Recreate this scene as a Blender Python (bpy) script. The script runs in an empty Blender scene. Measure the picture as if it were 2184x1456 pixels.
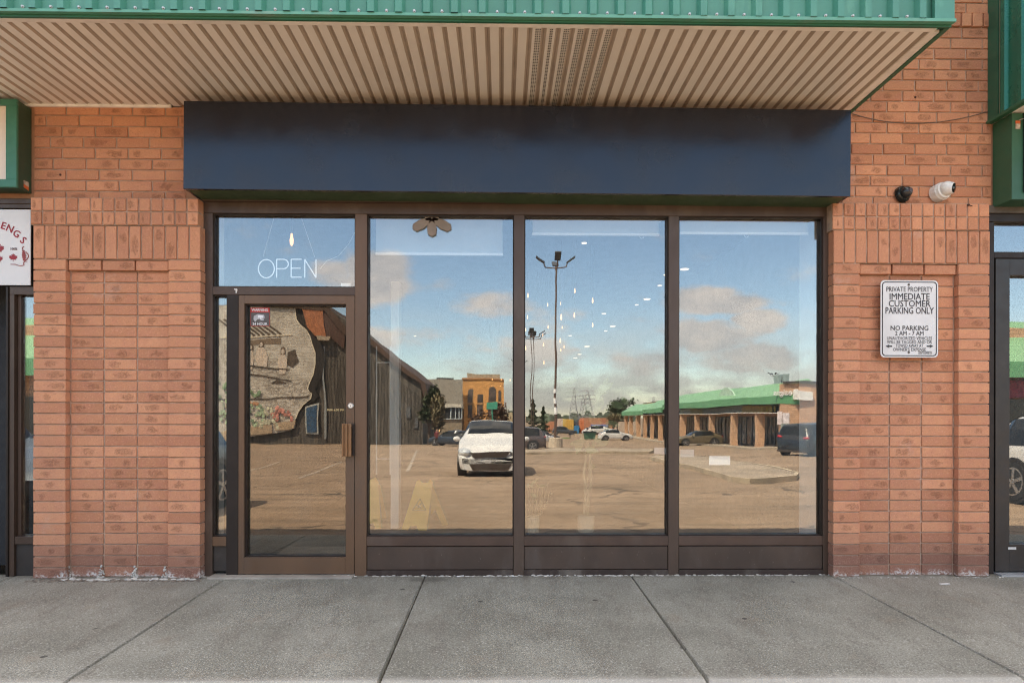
import bpy, bmesh, math, random
from mathutils import Vector, Matrix
random.seed(7)
R = math.radians
S = bpy.context.scene
COL = S.collection

# ------------------------------------------------------------------ camera
F = 1354.0                      # focal length in photo pixels (2184 wide)
CAMZ, CAMD = 1.175, 4.75
cd = bpy.data.cameras.new('camera'); cam = bpy.data.objects.new('camera', cd); COL.objects.link(cam)
cd.sensor_width = 36; cd.lens = F / 2184 * 36; cd.shift_y = 159 / 2184
cd.clip_start = .05; cd.clip_end = 5000
YAW, ROLL = .0155, .0015
CM = Matrix.Rotation(-YAW, 3, 'Z') @ Matrix.Rotation(R(90), 3, 'X') @ Matrix.Rotation(ROLL, 3, 'Z')
cam.location = (0, -CAMD, CAMZ); cam.rotation_euler = CM.to_euler(); S.camera = cam

# ------------------------------------------------------------------ light
EL, AZ = R(57), R(45)           # sun behind the building, over its left shoulder
S.view_settings.view_transform = 'Standard'; S.view_settings.look = 'None'
S.view_settings.exposure = 2.02; S.view_settings.gamma = 1
sd = bpy.data.lights.new('sun', 'SUN'); sd.energy = 3.6; sd.angle = R(.5); sd.color = (1, .88, .70)
sun = bpy.data.objects.new('sun', sd); COL.objects.link(sun)
ldir = Vector((math.sin(AZ) * math.cos(EL), -math.cos(AZ) * math.cos(EL), -math.sin(EL)))
sun.rotation_euler = ldir.to_track_quat('-Z', 'Y').to_euler(); sun.location = (-20, 20, 40)
W = bpy.data.worlds.new('World'); S.world = W; W.use_nodes = True
SKY_STRENGTH = .13


class NT:
    """small node-tree helper"""
    def __init__(s, tree): s.t = tree; s.n = tree.nodes; s.l = tree.links
    def new(s, typ, **kw):
        n = s.n.new(typ)
        for k, v in kw.items(): setattr(n, k, v)
        return n
    def put(s, sock, v):
        if isinstance(v, bpy.types.NodeSocket): s.l.new(v, sock)
        else: sock.default_value = v
    def math(s, op, a, b=0.0, c=None, clamp=False):
        n = s.new('ShaderNodeMath', operation=op, use_clamp=clamp)
        s.put(n.inputs[0], a); s.put(n.inputs[1], b)
        if c is not None: s.put(n.inputs[2], c)
        return n.outputs[0]
    def ss(s, v, a, b, lo=0.0, hi=1.0):
        n = s.new('ShaderNodeMapRange', interpolation_type='SMOOTHSTEP')
        s.put(n.inputs[0], v); n.inputs[1].default_value = a; n.inputs[2].default_value = b
        n.inputs[3].default_value = lo; n.inputs[4].default_value = hi
        return n.outputs[0]
    def mix(s, f, a, b, blend='MIX'):
        n = s.new('ShaderNodeMix', data_type='RGBA', blend_type=blend)
        s.put(n.inputs[0], f)
        for sock, v in ((n.inputs[6], a), (n.inputs[7], b)):
            if isinstance(v, (tuple, list)): v = tuple(v)[:3] + (1,)
            s.put(sock, v)
        return n.outputs[2]
    def noise(s, vec, scale, detail=4, rough=.55, w=None):
        n = s.new('ShaderNodeTexNoise'); s.put(n.inputs['Vector'], vec)
        n.inputs['Scale'].default_value = scale; n.inputs['Detail'].default_value = detail
        n.inputs['Roughness'].default_value = rough
        return n.outputs['Fac']
    def mapping(s, vec, scale=(1, 1, 1), loc=(0, 0, 0)):
        n = s.new('ShaderNodeMapping'); s.put(n.inputs[0], vec)
        n.inputs['Scale'].default_value = scale; n.inputs['Location'].default_value = loc
        return n.outputs[0]


# ---- sky with clouds, laid out by direction
t = NT(W.node_tree); t.n.clear()
tc = t.new('ShaderNodeTexCoord'); D = tc.outputs['Generated']
sep = t.new('ShaderNodeSeparateXYZ'); t.l.new(D, sep.inputs[0])
X_, Y_, Z_ = sep.outputs
sky = t.new('ShaderNodeTexSky', sky_type='NISHITA'); sky.sun_disc = False
sky.sun_elevation = EL; sky.sun_rotation = R(-45); sky.air_density = 1.0; sky.dust_density = .4; sky.ozone_density = 1.5
ay = t.math('MAXIMUM', t.math('ABSOLUTE', Y_), .08)
u = t.math('DIVIDE', X_, ay); v = t.math('DIVIDE', Z_, ay)
comb = t.new('ShaderNodeCombineXYZ'); t.put(comb.inputs[0], u); t.put(comb.inputs[1], t.math('MULTIPLY', v, 2.2)); t.put(comb.inputs[2], Y_)
n1 = t.noise(comb.outputs[0], 5.5, 7, .6); n2 = t.noise(t.mapping(comb.outputs[0], loc=(5, 3, 1)), 14, 6, .62)
dens = None
for (px, py, rx, ry, a) in [(800, 590, 70, 62, 1.), (1050, 655, 85, 34, .85), (860, 722, 150, 36, .8), (1040, 735, 120, 28, .7),
                            (1535, 640, 105, 30, 1.), (1625, 680, 62, 24, .9), (1500, 715, 95, 38, .95), (1185, 690, 110, 40, .5), (700, 585, 60, 30, .8),
                            (1600, 770, 200, 34, .7), (1350, 780, 300, 40, .62), (900, 790, 240, 34, .65), (1150, 760, 130, 55, .72),
                            (2500, 500, 260, 90, .9), (100, 520, 200, 70, .9), (-500, 600, 300, 80, .9)]:
    cu, cv = (px - 1071) / F, (887 - py) / F
    du = t.math('DIVIDE', t.math('SUBTRACT', u, cu), rx / F); dv = t.math('DIVIDE', t.math('SUBTRACT', v, cv), ry / F)
    r2 = t.math('SQRT', t.math('ADD', t.math('MULTIPLY', du, du), t.math('MULTIPLY', dv, dv)))
    b = t.math('MULTIPLY', t.ss(r2, 1.55, .35), a)
    dens = b if dens is None else t.math('MAXIMUM', dens, b)
nn = t.math('ADD', t.math('MULTIPLY', n1, .75), t.math('MULTIPLY', n2, .35))
thick = t.math('ADD', dens, t.math('MULTIPLY', t.math('SUBTRACT', nn, .56), 3.4))
cover = t.ss(thick, .14, .82)
band = t.math('MULTIPLY', t.ss(v, .19, .02), .95)
cover = t.math('MAXIMUM', cover, t.math('MULTIPLY', band, t.ss(nn, .40, .58)))
above = t.ss(Z_, -.01, .02)
high = t.math('MULTIPLY', t.ss(Z_, .40, .62), t.ss(t.noise(t.mapping(D, loc=(2, 1, 0)), 3.2, 6, .6), .40, .58))  # unseen overhead clouds, added to brighten and warm the ambient light
cover = t.math('MULTIPLY', t.math('MAXIMUM', t.math('MULTIPLY', cover, above), high), .85)
shade = t.ss(t.noise(t.mapping(comb.outputs[0], loc=(0, .12, 0)), 6, 5, .6), .35, .62)
ccol = t.mix(shade, (3.0, 2.8, 2.75), (4.6, 4.0, 3.55))
ccol = t.mix(t.ss(v, .13, .03), ccol, t.mix(n2, (1.7, 1.75, 1.85), (3.1, 2.9, 2.75)))
ccol = t.mix(t.ss(Z_, .38, .5), ccol, (8.2, 7.4, 6.5))  # extra bright, warm colour for the added overhead clouds
skyc = t.mix(1.0, sky.outputs[0], (.83, .81, .77), 'MULTIPLY')
final = t.mix(cover, skyc, ccol)
bg = t.new('ShaderNodeBackground'); t.l.new(final, bg.inputs[0]); bg.inputs[1].default_value = SKY_STRENGTH
wo = t.new('ShaderNodeOutputWorld'); t.l.new(bg.outputs[0], wo.inputs[0])
S.cycles.max_bounces = 10; S.cycles.glossy_bounces = 5; S.cycles.transparent_max_bounces = 16; S.cycles.diffuse_bounces = 4
S.cycles.caustics_reflective = False; S.cycles.caustics_refractive = False
S.cycles.sample_clamp_indirect = 3
S.cycles.use_denoising = True; S.cycles.denoiser = 'OPENIMAGEDENOISE'; S.cycles.denoising_prefilter = 'FAST'
S.cycles.denoising_input_passes = 'RGB_ALBEDO_NORMAL'; S.cycles.use_adaptive_sampling = False; S.cycles.filter_width = 1.15
S.cycles.sample_clamp_direct = 12; S.cycles.blur_glossy = 1.0


# ------------------------------------------------------------------ helpers
def ray(px, py):
    return (CM @ Vector(((px - 1092) / F, (887 - py) / F, -1)))
def P(px, py, Y=0.0):
    """point of the photograph on the real plane y = Y"""
    d = ray(px, py); k = (Y + CAMD) / d.y
    return Vector((d.x * k, Y, CAMZ + d.z * k))
def M(px, py, z):
    """point seen in the window glass, z metres out in front of the facade"""
    p = P(px, py, z); return Vector((p.x, -z, p.z))
KW = 1.83
def g(y):
    """height of the ground y metres in front of the facade"""
    if y <= KW: return -.027 * max(y, 0)
    if y < 70: return -.18 - .027 * (y - KW)
    if y < 95:
        s = (y - 70) / 25; return -.18 - .027 * (70 - KW) - .027 * 25 * (s - s * s / 2)
    return -.18 - .027 * (70 - KW) - .027 * 12.5
def G(px, py):
    """ground point whose mirror image lies at a pixel"""
    z = 3.0
    for _ in range(4000):
        p = M(px, py, z)
        if p.z <= g(z): return Vector((p.x, -z, g(z)))
        z += .05
    return Vector((p.x, -z, g(z)))
def GX(px, z):
    p = M(px, 900, z); return Vector((p.x, -z, g(z)))


class MB:
    def __init__(s): s.v = []; s.f = []; s.r = []; s.uv = []; s.c = []
    def face(s, pts, rnd=None, uv=None, c=0.0):
        i = len(s.v); s.v += [tuple(p) for p in pts]; s.f.append(tuple(range(i, i + len(pts))))
        s.r.append(random.random() if rnd is None else rnd); s.uv.append(uv); s.c.append(c)
        return s
    def mesh(s, vs, fs, rnd=None, c=0.0):
        i = len(s.v); s.v += [tuple(p) for p in vs]; rnd = random.random() if rnd is None else rnd
        for f in fs: s.f.append(tuple(i + k for k in f)); s.r.append(rnd); s.uv.append(None); s.c.append(c)
        return s
    def box(s, x0, x1, y0, y1, z0, z1, rnd=None):
        x0, x1 = min(x0, x1), max(x0, x1); y0, y1 = min(y0, y1), max(y0, y1); z0, z1 = min(z0, z1), max(z0, z1)
        vs = [(x, y, z) for x in (x0, x1) for y in (y0, y1) for z in (z0, z1)]
        return s.mesh(vs, [(0, 1, 3, 2), (4, 6, 7, 5), (0, 4, 5, 1), (2, 3, 7, 6), (0, 2, 6, 4), (1, 5, 7, 3)], rnd)
    def prism(s, poly, n, rnd=None):
        """poly: 3-d loop; n: extrusion vector"""
        n = Vector(n); a = [Vector(p) for p in poly]; b = [p + n for p in a]; k = len(a)
        fs = [tuple(range(k - 1, -1, -1)), tuple(range(k, 2 * k))] + [(i, (i + 1) % k, k + (i + 1) % k, k + i) for i in range(k)]
        return s.mesh(a + b, fs, rnd)
    def tube(s, p0, p1, r0, r1=None, n=10, rnd=None, caps=True):
        r1 = r0 if r1 is None else r1
        p0, p1 = Vector(p0), Vector(p1); d = (p1 - p0).normalized()
        a = d.orthogonal().normalized(); b = d.cross(a); vs = []
        for p, r in ((p0, r0), (p1, r1)):
            vs += [p + (a * math.cos(2 * math.pi * i / n) + b * math.sin(2 * math.pi * i / n)) * r for i in range(n)]
        fs = [(i, (i + 1) % n, n + (i + 1) % n, n + i) for i in range(n)]
        if caps: fs += [tuple(range(n - 1, -1, -1)), tuple(range(n, 2 * n))]
        return s.mesh(vs, fs, rnd)
    def path(s, pts, r, n=6):
        for a, b in zip(pts[:-1], pts[1:]): s.tube(a, b, r, n=n)
        return s
    def lathe(s, o, axis, prof, n=20, rnd=None):
        """prof: (distance along axis, radius)"""
        o, ax = Vector(o), Vector(axis).normalized(); a = ax.orthogonal().normalized(); b = ax.cross(a); vs = []
        for h, r in prof:
            vs += [o + ax * h + (a * math.cos(2 * math.pi * i / n) + b * math.sin(2 * math.pi * i / n)) * max(r, 1e-4) for i in range(n)]
        fs = []
        for j in range(len(prof) - 1):
            fs += [(j * n + i, j * n + (i + 1) % n, (j + 1) * n + (i + 1) % n, (j + 1) * n + i) for i in range(n)]
        fs += [tuple(range(n - 1, -1, -1)), tuple((len(prof) - 1) * n + i for i in range(n))]
        return s.mesh(vs, fs, rnd)
    def ball(s, o, r, n=10, m=7, sc=(1, 1, 1)):
        o = Vector(o); vs = []; fs = []
        for j in range(m + 1):
            ph = math.pi * j / m
            for i in range(n):
                th = 2 * math.pi * i / n
                vs.append(o + Vector((math.sin(ph) * math.cos(th) * sc[0], math.sin(ph) * math.sin(th) * sc[1], math.cos(ph) * sc[2])) * r)
        for j in range(m):
            fs += [(j * n + i, (j + 1) * n + i, (j + 1) * n + (i + 1) % n, j * n + (i + 1) % n) for i in range(n)]
        return s.mesh(vs, fs)
    def build(s, name, mat, parent=None, smooth=False, bevel=0, o=(0, 0, 0)):
        me = bpy.data.meshes.new(name); o = Vector(o)
        me.from_pydata([tuple(Vector(p) - o) for p in s.v], [], s.f); me.update()
        at = me.attributes.new('rnd', 'FLOAT', 'FACE'); at.data.foreach_set('value', s.r)
        if any(s.c):
            at = me.attributes.new('crs', 'FLOAT', 'FACE'); at.data.foreach_set('value', s.c)
        if any(q is not None for q in s.uv):
            ul = me.uv_layers.new(name='UVMap')
            for p, q in zip(me.polygons, s.uv):
                if q:
                    for li, c in zip(p.loop_indices, q): ul.data[li].uv = c
        bm = bmesh.new(); bm.from_mesh(me)
        if smooth:
            bmesh.ops.remove_doubles(bm, verts=bm.verts, dist=1e-5)
        bmesh.ops.recalc_face_normals(bm, faces=bm.faces); bm.to_mesh(me); bm.free()
        if smooth:
            for p in me.polygons: p.use_smooth = True
            try: me.set_sharp_from_angle(angle=R(40))
            except Exception: pass
        for m in (mat if isinstance(mat, (list, tuple)) else [mat]): me.materials.append(m)
        ob = bpy.data.objects.new(name, me); COL.objects.link(ob); ob.location = o
        if parent is not None:
            ob.parent = parent
            ob.location = o - parent_world(parent)
        if bevel:
            b = ob.modifiers.new('bevel', 'BEVEL'); b.width = bevel; b.segments = 2; b.limit_method = 'ANGLE'; b.angle_limit = R(40)
            b.harden_normals = False
        return ob


def parent_world(p):
    v = Vector(p.location)
    while p.parent is not None:
        p = p.parent; v += Vector(p.location)
    return v
def tag(o, label=None, cat=None, group=None, kind=None):
    if label: o['label'] = label
    if cat: o['category'] = cat
    if group: o['group'] = group
    if kind: o['kind'] = kind
    return o
def thing(name, label, cat, loc=(0, 0, 0), group=None):
    o = bpy.data.objects.new(name, None); COL.objects.link(o); o.location = loc; o.empty_display_size = .1
    return tag(o, label, cat, group)
def copy_tree(root, loc, label, rot=None, scale=None):
    def cp(o, par):
        c = o.copy(); COL.objects.link(c); c.parent = par
        for ch in list(o.children): cp(ch, c)
        return c
    c = cp(root, None); c.location = loc; c['label'] = label
    if rot is not None: c.rotation_euler = (0, 0, rot)
    if scale: c.scale = (scale,) * 3
    return c
_fontc = {}
def text(name, s, size, mat, parent, loc, rot=(math.pi / 2, 0, 0), width=None, align='CENTER', bold=0.0, ext=.0006, space=1.0):
    cu = bpy.data.curves.new('t', 'FONT'); cu.body = s; cu.size = size; cu.align_x = align; cu.align_y = 'CENTER'
    cu.extrude = ext; cu.space_character = space; cu.resolution_u = 2
    ob = bpy.data.objects.new('t', cu); COL.objects.link(ob)
    bpy.context.view_layer.update()
    me = bpy.data.meshes.new_from_object(ob.evaluated_get(bpy.context.evaluated_depsgraph_get()))
    bpy.data.objects.remove(ob)
    if width:
        xs = [v.co.x for v in me.vertices]; k = width / (max(xs) - min(xs))
        for v in me.vertices: v.co.x *= k
    if bold:
        bm = bmesh.new(); bm.from_mesh(me); g0 = list(bm.verts) + list(bm.edges) + list(bm.faces)
        for k, (ox, oy) in enumerate(((1, 0), (0, 1), (-1, 0), (0, -1))):
            d = bmesh.ops.duplicate(bm, geom=g0); vv = [q for q in d['geom'] if isinstance(q, bmesh.types.BMVert)]
            bmesh.ops.translate(bm, verts=vv, vec=(ox * bold, oy * bold, .00006 * (k + 1)))
        bm.to_mesh(me); bm.free()
    me.materials.clear(); me.materials.append(mat); me.name = name
    o = bpy.data.objects.new(name, me); COL.objects.link(o)
    o.rotation_euler = rot; o.location = Vector(loc)
    if parent is not None:
        o.parent = parent; o.location = Vector(loc) - parent_world(parent)
    return o


# ------------------------------------------------------------------ materials
_mats = {}
def mat(name, col, rough=.55, metal=0., var=.12, scale=6., bump=0., bscale=60., emit=None, es=1., coat=0., spec=.5, dirt=None, dscale=3., stretch=(1, 1, 1), rndv=0.):
    if name in _mats: return _mats[name]
    m = bpy.data.materials.new(name); m.use_nodes = True; n = NT(m.node_tree)
    b = n.n['Principled BSDF']; tcn = n.new('ShaderNodeTexCoord'); ob = n.mapping(tcn.outputs['Object'], stretch)
    f = n.noise(ob, scale, 5)
    lo = tuple(c * (1 - var) for c in col); hi = tuple(min(1, c * (1 + var)) for c in col)
    c = n.mix(n.ss(f, .3, .7), lo, hi)
    if rndv:
        a = n.new('ShaderNodeAttribute', attribute_name='rnd')
        c = n.mix(1., c, n.mix(a.outputs['Fac'], (1 - rndv,) * 3, (1 + rndv,) * 3), 'MULTIPLY')
    if dirt:
        c = n.mix(n.ss(n.noise(n.mapping(tcn.outputs['Object'], (1, 1, .35)), dscale, 6, .65), .5, .75, 0, .75), c, dirt)
    n.put(b.inputs['Base Color'], c)
    n.put(b.inputs['Roughness'], n.ss(n.noise(ob, scale * 2.3, 4), .3, .7, max(rough - .07, .02), min(rough + .07, 1)))
    b.inputs['Metallic'].default_value = metal; b.inputs['Specular IOR Level'].default_value = spec
    if coat: b.inputs['Coat Weight'].default_value = coat; b.inputs['Coat Roughness'].default_value = .04
    if emit: b.inputs['Emission Color'].default_value = tuple(emit) + (1,); b.inputs['Emission Strength'].default_value = es
    if bump:
        bn = n.new('ShaderNodeBump'); bn.inputs['Strength'].default_value = bump; bn.inputs['Distance'].default_value = .004
        n.put(bn.inputs['Height'], n.noise(ob, bscale, 5, .6)); n.l.new(bn.outputs[0], b.inputs['Normal'])
    _mats[name] = m
    return m

def brick_mat(name='brick', base=(.61, .268, .148)):
    m = bpy.data.materials.new(name); m.use_nodes = True; n = NT(m.node_tree); b = n.n['Principled BSDF']
    tcn = n.new('ShaderNodeTexCoord'); ob = tcn.outputs['Object']; uvn = n.new('ShaderNodeUVMap', uv_map='UVMap')
    a = n.new('ShaderNodeAttribute', attribute_name='rnd').outputs['Fac']
    crs = n.new('ShaderNodeAttribute', attribute_name='crs').outputs['Fac']
    B = Vector(base)
    c = n.mix(a, tuple(B * .76), tuple(Vector((B.x * 1.14, B.y * 1.25, B.z * 1.25))))
    c = n.mix(n.ss(n.noise(ob, 14, 5, .6), .35, .7, 0, .35), c, tuple(Vector((B.x * .86, B.y * .8, B.z * 1.0))))
    c = n.mix(n.ss(n.noise(ob, 1.6, 3), .38, .68, 0, .30), c, (.48, .235, .15))
    # dragged dark wipe marks near the middle of many bricks
    sp = n.new('ShaderNodeSeparateXYZ'); n.l.new(uvn.outputs[0], sp.inputs[0])
    cu = n.math('ADD', .22, n.math('MULTIPLY', n.math('FRACT', n.math('MULTIPLY', a, 37.7)), .56))
    wd = n.math('ADD', .12, n.math('MULTIPLY', n.math('FRACT', n.math('MULTIPLY', a, 91.3)), .26))
    du = n.math('DIVIDE', n.math('SUBTRACT', sp.outputs[0], cu), wd)
    dv = n.math('DIVIDE', n.math('SUBTRACT', sp.outputs[1], .5), .46)
    rr = n.math('ADD', n.math('ADD', n.math('MULTIPLY', du, du), n.math('MULTIPLY', dv, dv)), n.math('MULTIPLY', n.math('SUBTRACT', n.noise(ob, 38, 4, .7), .5), 3.6))
    on = n.math('GREATER_THAN', n.math('FRACT', n.math('MULTIPLY', a, 13.1)), .45)
    blob = n.math('MULTIPLY', n.ss(rr, .9, .1), on)
    tex = n.ss(n.noise(n.mapping(ob, (1, 1, 1.5)), 150, 4, .75), .45, .60)
    c = n.mix(n.math('MULTIPLY', n.math('MULTIPLY', blob, tex), .48), c, (.31, .125, .07))
    # pits
    c = n.mix(n.ss(n.noise(ob, 110, 4, .8), .54, .68, 0, .55), c, (.30, .12, .06))
    c = n.mix(n.ss(n.noise(n.mapping(ob, loc=(3, 1, 2)), 100, 4, .8), .54, .66, 0, .5), c, (.80, .45, .28))
    c = n.mix(n.ss(n.noise(n.mapping(ob, loc=(9, 1, 2)), 2.3, 5, .7), .60, .70, 0, .22), c, (.62, .50, .42))
    # splash zone: dark red, gritty, with pale grains
    dk = n.mix(n.ss(n.noise(ob, 300, 2, .6), .57, .66), (.20, .095, .07), (.52, .37, .30))
    c = n.mix(n.math('MULTIPLY', crs, .85), c, dk)
    sz = n.new('ShaderNodeSeparateXYZ'); n.l.new(ob, sz.inputs[0])
    eff = n.math('ADD', sz.outputs[2], n.math('MULTIPLY', n.math('SUBTRACT', n.noise(n.mapping(ob, (1, 1, .3)), 9, 5, .65), .5), .25))
    c = n.mix(n.math('MULTIPLY', n.ss(eff, .045, -.01), n.ss(n.noise(ob, 60, 4), .4, .6)), c, (.62, .58, .54))
    n.put(b.inputs['Base Color'], c); b.inputs['Roughness'].default_value = .9; b.inputs['Specular IOR Level'].default_value = .2
    bn = n.new('ShaderNodeBump'); bn.inputs['Strength'].default_value = .7; bn.inputs['Distance'].default_value = .004
    h = n.math('ADD', n.noise(ob, 130, 5, .7), n.math('MULTIPLY', n.math('MULTIPLY', blob, tex), -1.0))
    n.put(bn.inputs['Height'], h); n.l.new(bn.outputs[0], b.inputs['Normal'])
    return m

def concrete_mat():
    m = bpy.data.materials.new('sidewalk concrete'); m.use_nodes = True; n = NT(m.node_tree); b = n.n['Principled BSDF']
    ob = n.new('ShaderNodeTexCoord').outputs['Object']
    a = n.new('ShaderNodeAttribute', attribute_name='rnd').outputs['Fac']
    c = n.mix(n.ss(n.noise(ob, 1.3, 6, .65), .32, .68), (.225, .213, .172), (.355, .338, .28))
    c = n.mix(n.ss(n.noise(n.mapping(ob, (2.5, .7, 1)), 3.1, 6, .7), .46, .70, 0, .55), c, (.195, .168, .135))
    c = n.mix(n.ss(n.noise(ob, 95, 4, .8), .44, .60, 0, .62), c, (.11, .10, .085))
    c = n.mix(n.ss(n.noise(ob, 120, 3, .75), .55, .66, 0, .75), c, (.62, .59, .52))
    c = n.mix(n.ss(n.noise(ob, 3.7, 5, .6), .58, .75, 0, .25), c, (.30, .22, .15))
    vo = n.new('ShaderNodeTexVoronoi'); n.put(vo.inputs['Vector'], ob); vo.inputs['Scale'].default_value = 3.1
    spot = n.math('MULTIPLY', n.ss(vo.outputs['Distance'], .062, .045), n.math('GREATER_THAN', n.new('ShaderNodeSeparateXYZ').outputs[0], .5))
    sx = n.new('ShaderNodeSeparateXYZ'); n.l.new(vo.outputs['Color'], sx.inputs[0])
    spot = n.math('MULTIPLY', n.ss(vo.outputs['Distance'], .060, .042), n.math('GREATER_THAN', sx.outputs[0], .42))
    c = n.mix(n.math('MULTIPLY', spot, .75), c, (.05, .045, .04))
    c = n.mix(1., c, n.mix(a, (.94, .94, .94), (1.05, 1.05, 1.05)), 'MULTIPLY')
    dn = n.new('ShaderNodeVectorMath', operation='DISTANCE'); n.put(dn.inputs[0], n.mapping(ob, (1, 2.6, 1))); dn.inputs[1].default_value = (jx[1] + .03, -.42, 0)
    c = n.mix(n.ss(n.math('ADD', dn.outputs['Value'], n.math('MULTIPLY', n.noise(ob, 14, 5), .14)), .27, .16, 0, .6), c, (.10, .088, .07))
    # grime along the wall and a damp patch at the joint
    sy = n.new('ShaderNodeSeparateXYZ'); n.l.new(ob, sy.inputs[0])
    wet = n.math('ADD', sy.outputs[1], n.math('MULTIPLY', n.noise(n.mapping(ob, (3, 1, 1)), 3, 5, .7), .30))
    c = n.mix(n.ss(wet, -.02, .10, 0, .5), c, (.11, .095, .075))
    edge = n.math('ADD', sy.outputs[1], n.math('MULTIPLY', n.noise(ob, 9, 4), .05))
    c = n.mix(n.ss(edge, -1.72, -1.79, 0, .55), c, (.50, .46, .40))
    n.put(b.inputs['Base Color'], c); b.inputs['Roughness'].default_value = .88; b.inputs['Specular IOR Level'].default_value = .25
    bn = n.new('ShaderNodeBump'); bn.inputs['Strength'].default_value = .55; bn.inputs['Distance'].default_value = .003
    n.put(bn.inputs['Height'], n.noise(ob, 170, 5, .7)); n.l.new(bn.outputs[0], b.inputs['Normal'])
    return m

def asphalt_mat():
    m = bpy.data.materials.new('asphalt'); m.use_nodes = True; n = NT(m.node_tree); b = n.n['Principled BSDF']
    ob = n.new('ShaderNodeTexCoord').outputs['Object']
    c = n.mix(n.ss(n.noise(ob, .35, 6, .65), .35, .65), (.215, .146, .094), (.31, .216, .145))
    c = n.mix(n.ss(n.noise(n.mapping(ob, (.25, 2.2, 1)), 1.0, 6, .7), .46, .68, 0, .65), c, (.125, .092, .064))
    c = n.mix(n.ss(n.noise(ob, 26, 4, .75), .45, .62, 0, .35), c, (.30, .25, .19))
    c = n.mix(n.ss(n.noise(ob, 2.6, 5, .7), .60, .70, 0, .35), c, (.08, .065, .05))
    wv = n.new('ShaderNodeTexVoronoi', feature='DISTANCE_TO_EDGE'); wv.inputs['Scale'].default_value = .22
    wn = n.new('ShaderNodeTexNoise'); n.put(wn.inputs['Vector'], ob); wn.inputs['Scale'].default_value = 1.3; wn.inputs['Detail'].default_value = 5
    va = n.new('ShaderNodeVectorMath', operation='MULTIPLY_ADD'); n.put(va.inputs[0], wn.outputs['Color']); va.inputs[1].default_value = (1.6, 1.6, 0); n.put(va.inputs[2], ob)
    n.put(wv.inputs['Vector'], va.outputs[0])
    c = n.mix(n.math('MULTIPLY', n.ss(wv.outputs['Distance'], .012, .004), n.ss(n.noise(ob, .3, 3), .42, .55, 0, .8)), c, (.06, .05, .04))
    c = n.mix(n.ss(n.noise(n.mapping(ob, (.5, 3.5, 1)), 1.6, 6, .75), .56, .66, 0, .4), c, (.36, .29, .22))
    n.put(b.inputs['Base Color'], c); b.inputs['Roughness'].default_value = .9; b.inputs['Specular IOR Level'].default_value = .2
    return m

def glass_mat(name='reflective glass', fac=.17, tint=(.95, .97, .96), wob=.35):
    m = bpy.data.materials.new(name); m.use_nodes = True; n = NT(m.node_tree); n.n.clear()
    ob = n.new('ShaderNodeTexCoord').outputs['Object']
    gl = n.new('ShaderNodeBsdfGlossy'); gl.inputs['Color'].default_value = (1, .985, .95, 1); gl.inputs['Roughness'].default_value = .0
    tr = n.new('ShaderNodeBsdfTransparent'); tr.inputs['Color'].default_value = tint + (1,)
    bn = n.new('ShaderNodeBump'); bn.inputs['Strength'].default_value = wob; bn.inputs['Distance'].default_value = .0015
    n.put(bn.inputs['Height'], n.noise(n.mapping(ob, (1, 1, .8)), 3.2, 1, .4)); n.l.new(bn.outputs[0], gl.inputs['Normal'])
    df = n.new('ShaderNodeBsdfDiffuse'); df.inputs['Color'].default_value = (.75, .74, .70, 1)
    mx = n.new('ShaderNodeMixShader'); mx.inputs[0].default_value = fac
    n.l.new(tr.outputs[0], mx.inputs[1]); n.l.new(gl.outputs[0], mx.inputs[2])
    m2 = n.new('ShaderNodeMixShader')          # thin dusty film
    n.put(m2.inputs[0], n.ss(n.noise(n.mapping(ob, (1, 1, .5)), 2.5, 6, .7), .45, .8, .004, .03))
    n.l.new(mx.outputs[0], m2.inputs[1]); n.l.new(df.outputs[0], m2.inputs[2])
    o = n.new('ShaderNodeOutputMaterial'); n.l.new(m2.outputs[0], o.inputs[0])
    return m

jx = [P(x, y, -.16).x for x, y in ((475, 1240), (903, 1242), (1352, 1238), (1788, 1238))]
BRICK = brick_mat(); CONC = concrete_mat(); ASPH = asphalt_mat(); GLASS = glass_mat()
MORTAR = mat('mortar', (.42, .30, .22), .95, var=.25, scale=12, bump=.8, bscale=180)
BRONZE = mat('bronze anodised aluminium', (.076, .048, .034), .45, .1, var=.12, scale=3, dirt=(.13, .095, .07), dscale=4, stretch=(1, 1, .3))
BRONZE_L = mat('lighter bronze aluminium', (.140, .080, .046), .42, .15, var=.12, scale=3, dirt=(.12, .08, .055), dscale=5, stretch=(1, 1, .3))
BRONZE_D = mat('scuffed dark brown kick plate', (.066, .042, .030), .5, .05, var=.15, scale=4, dirt=(.095, .072, .06), dscale=6)
DARKFR = mat('near black aluminium', (.028, .020, .016), .5, .0, spec=.3)
GREEN = mat('green painted steel', (.068, .245, .185), .42, 0, var=.06, scale=3, dirt=(.13, .36, .27), dscale=5)
GREEN_D = mat('dark green trim', (.030, .135, .075), .45, 0, var=.1, scale=3, dirt=(.04, .09, .06), dscale=6)
SOFFIT = mat('beige soffit metal', (.90, .865, .80), .5, 0, var=.05, scale=2.4, dirt=(.82, .76, .68), dscale=2, stretch=(1, .25, 1))
SOFFIT_G = mat('shaded soffit groove', (.52, .44, .36), .6, 0, var=.08)  # same soffit metal, with the groove shade put into the colour
HOLE = mat('dark vent hole', (.03, .022, .018), .9)
NAVY = mat('navy painted sign panel', (.010, .012, .021), .22, 0, var=.12, scale=1.5, bump=.07, bscale=240, spec=.6)
OLIVE = mat('dull green underside', (.050, .085, .040), .6, 0, var=.15)
WHITE = mat('white paint', (.78, .77, .75), .5, var=.04, scale=5)
BLACK = mat('black plastic', (.012, .012, .013), .4)
STEEL = mat('galvanised steel', (.45, .45, .45), .35, .8)
SEAL = mat('pale crusted caulk', (.50, .47, .42), .9, var=.2, scale=30, bump=.8, bscale=90)
RUBBER = mat('tyre rubber', (.016, .016, .017), .85)


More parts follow.
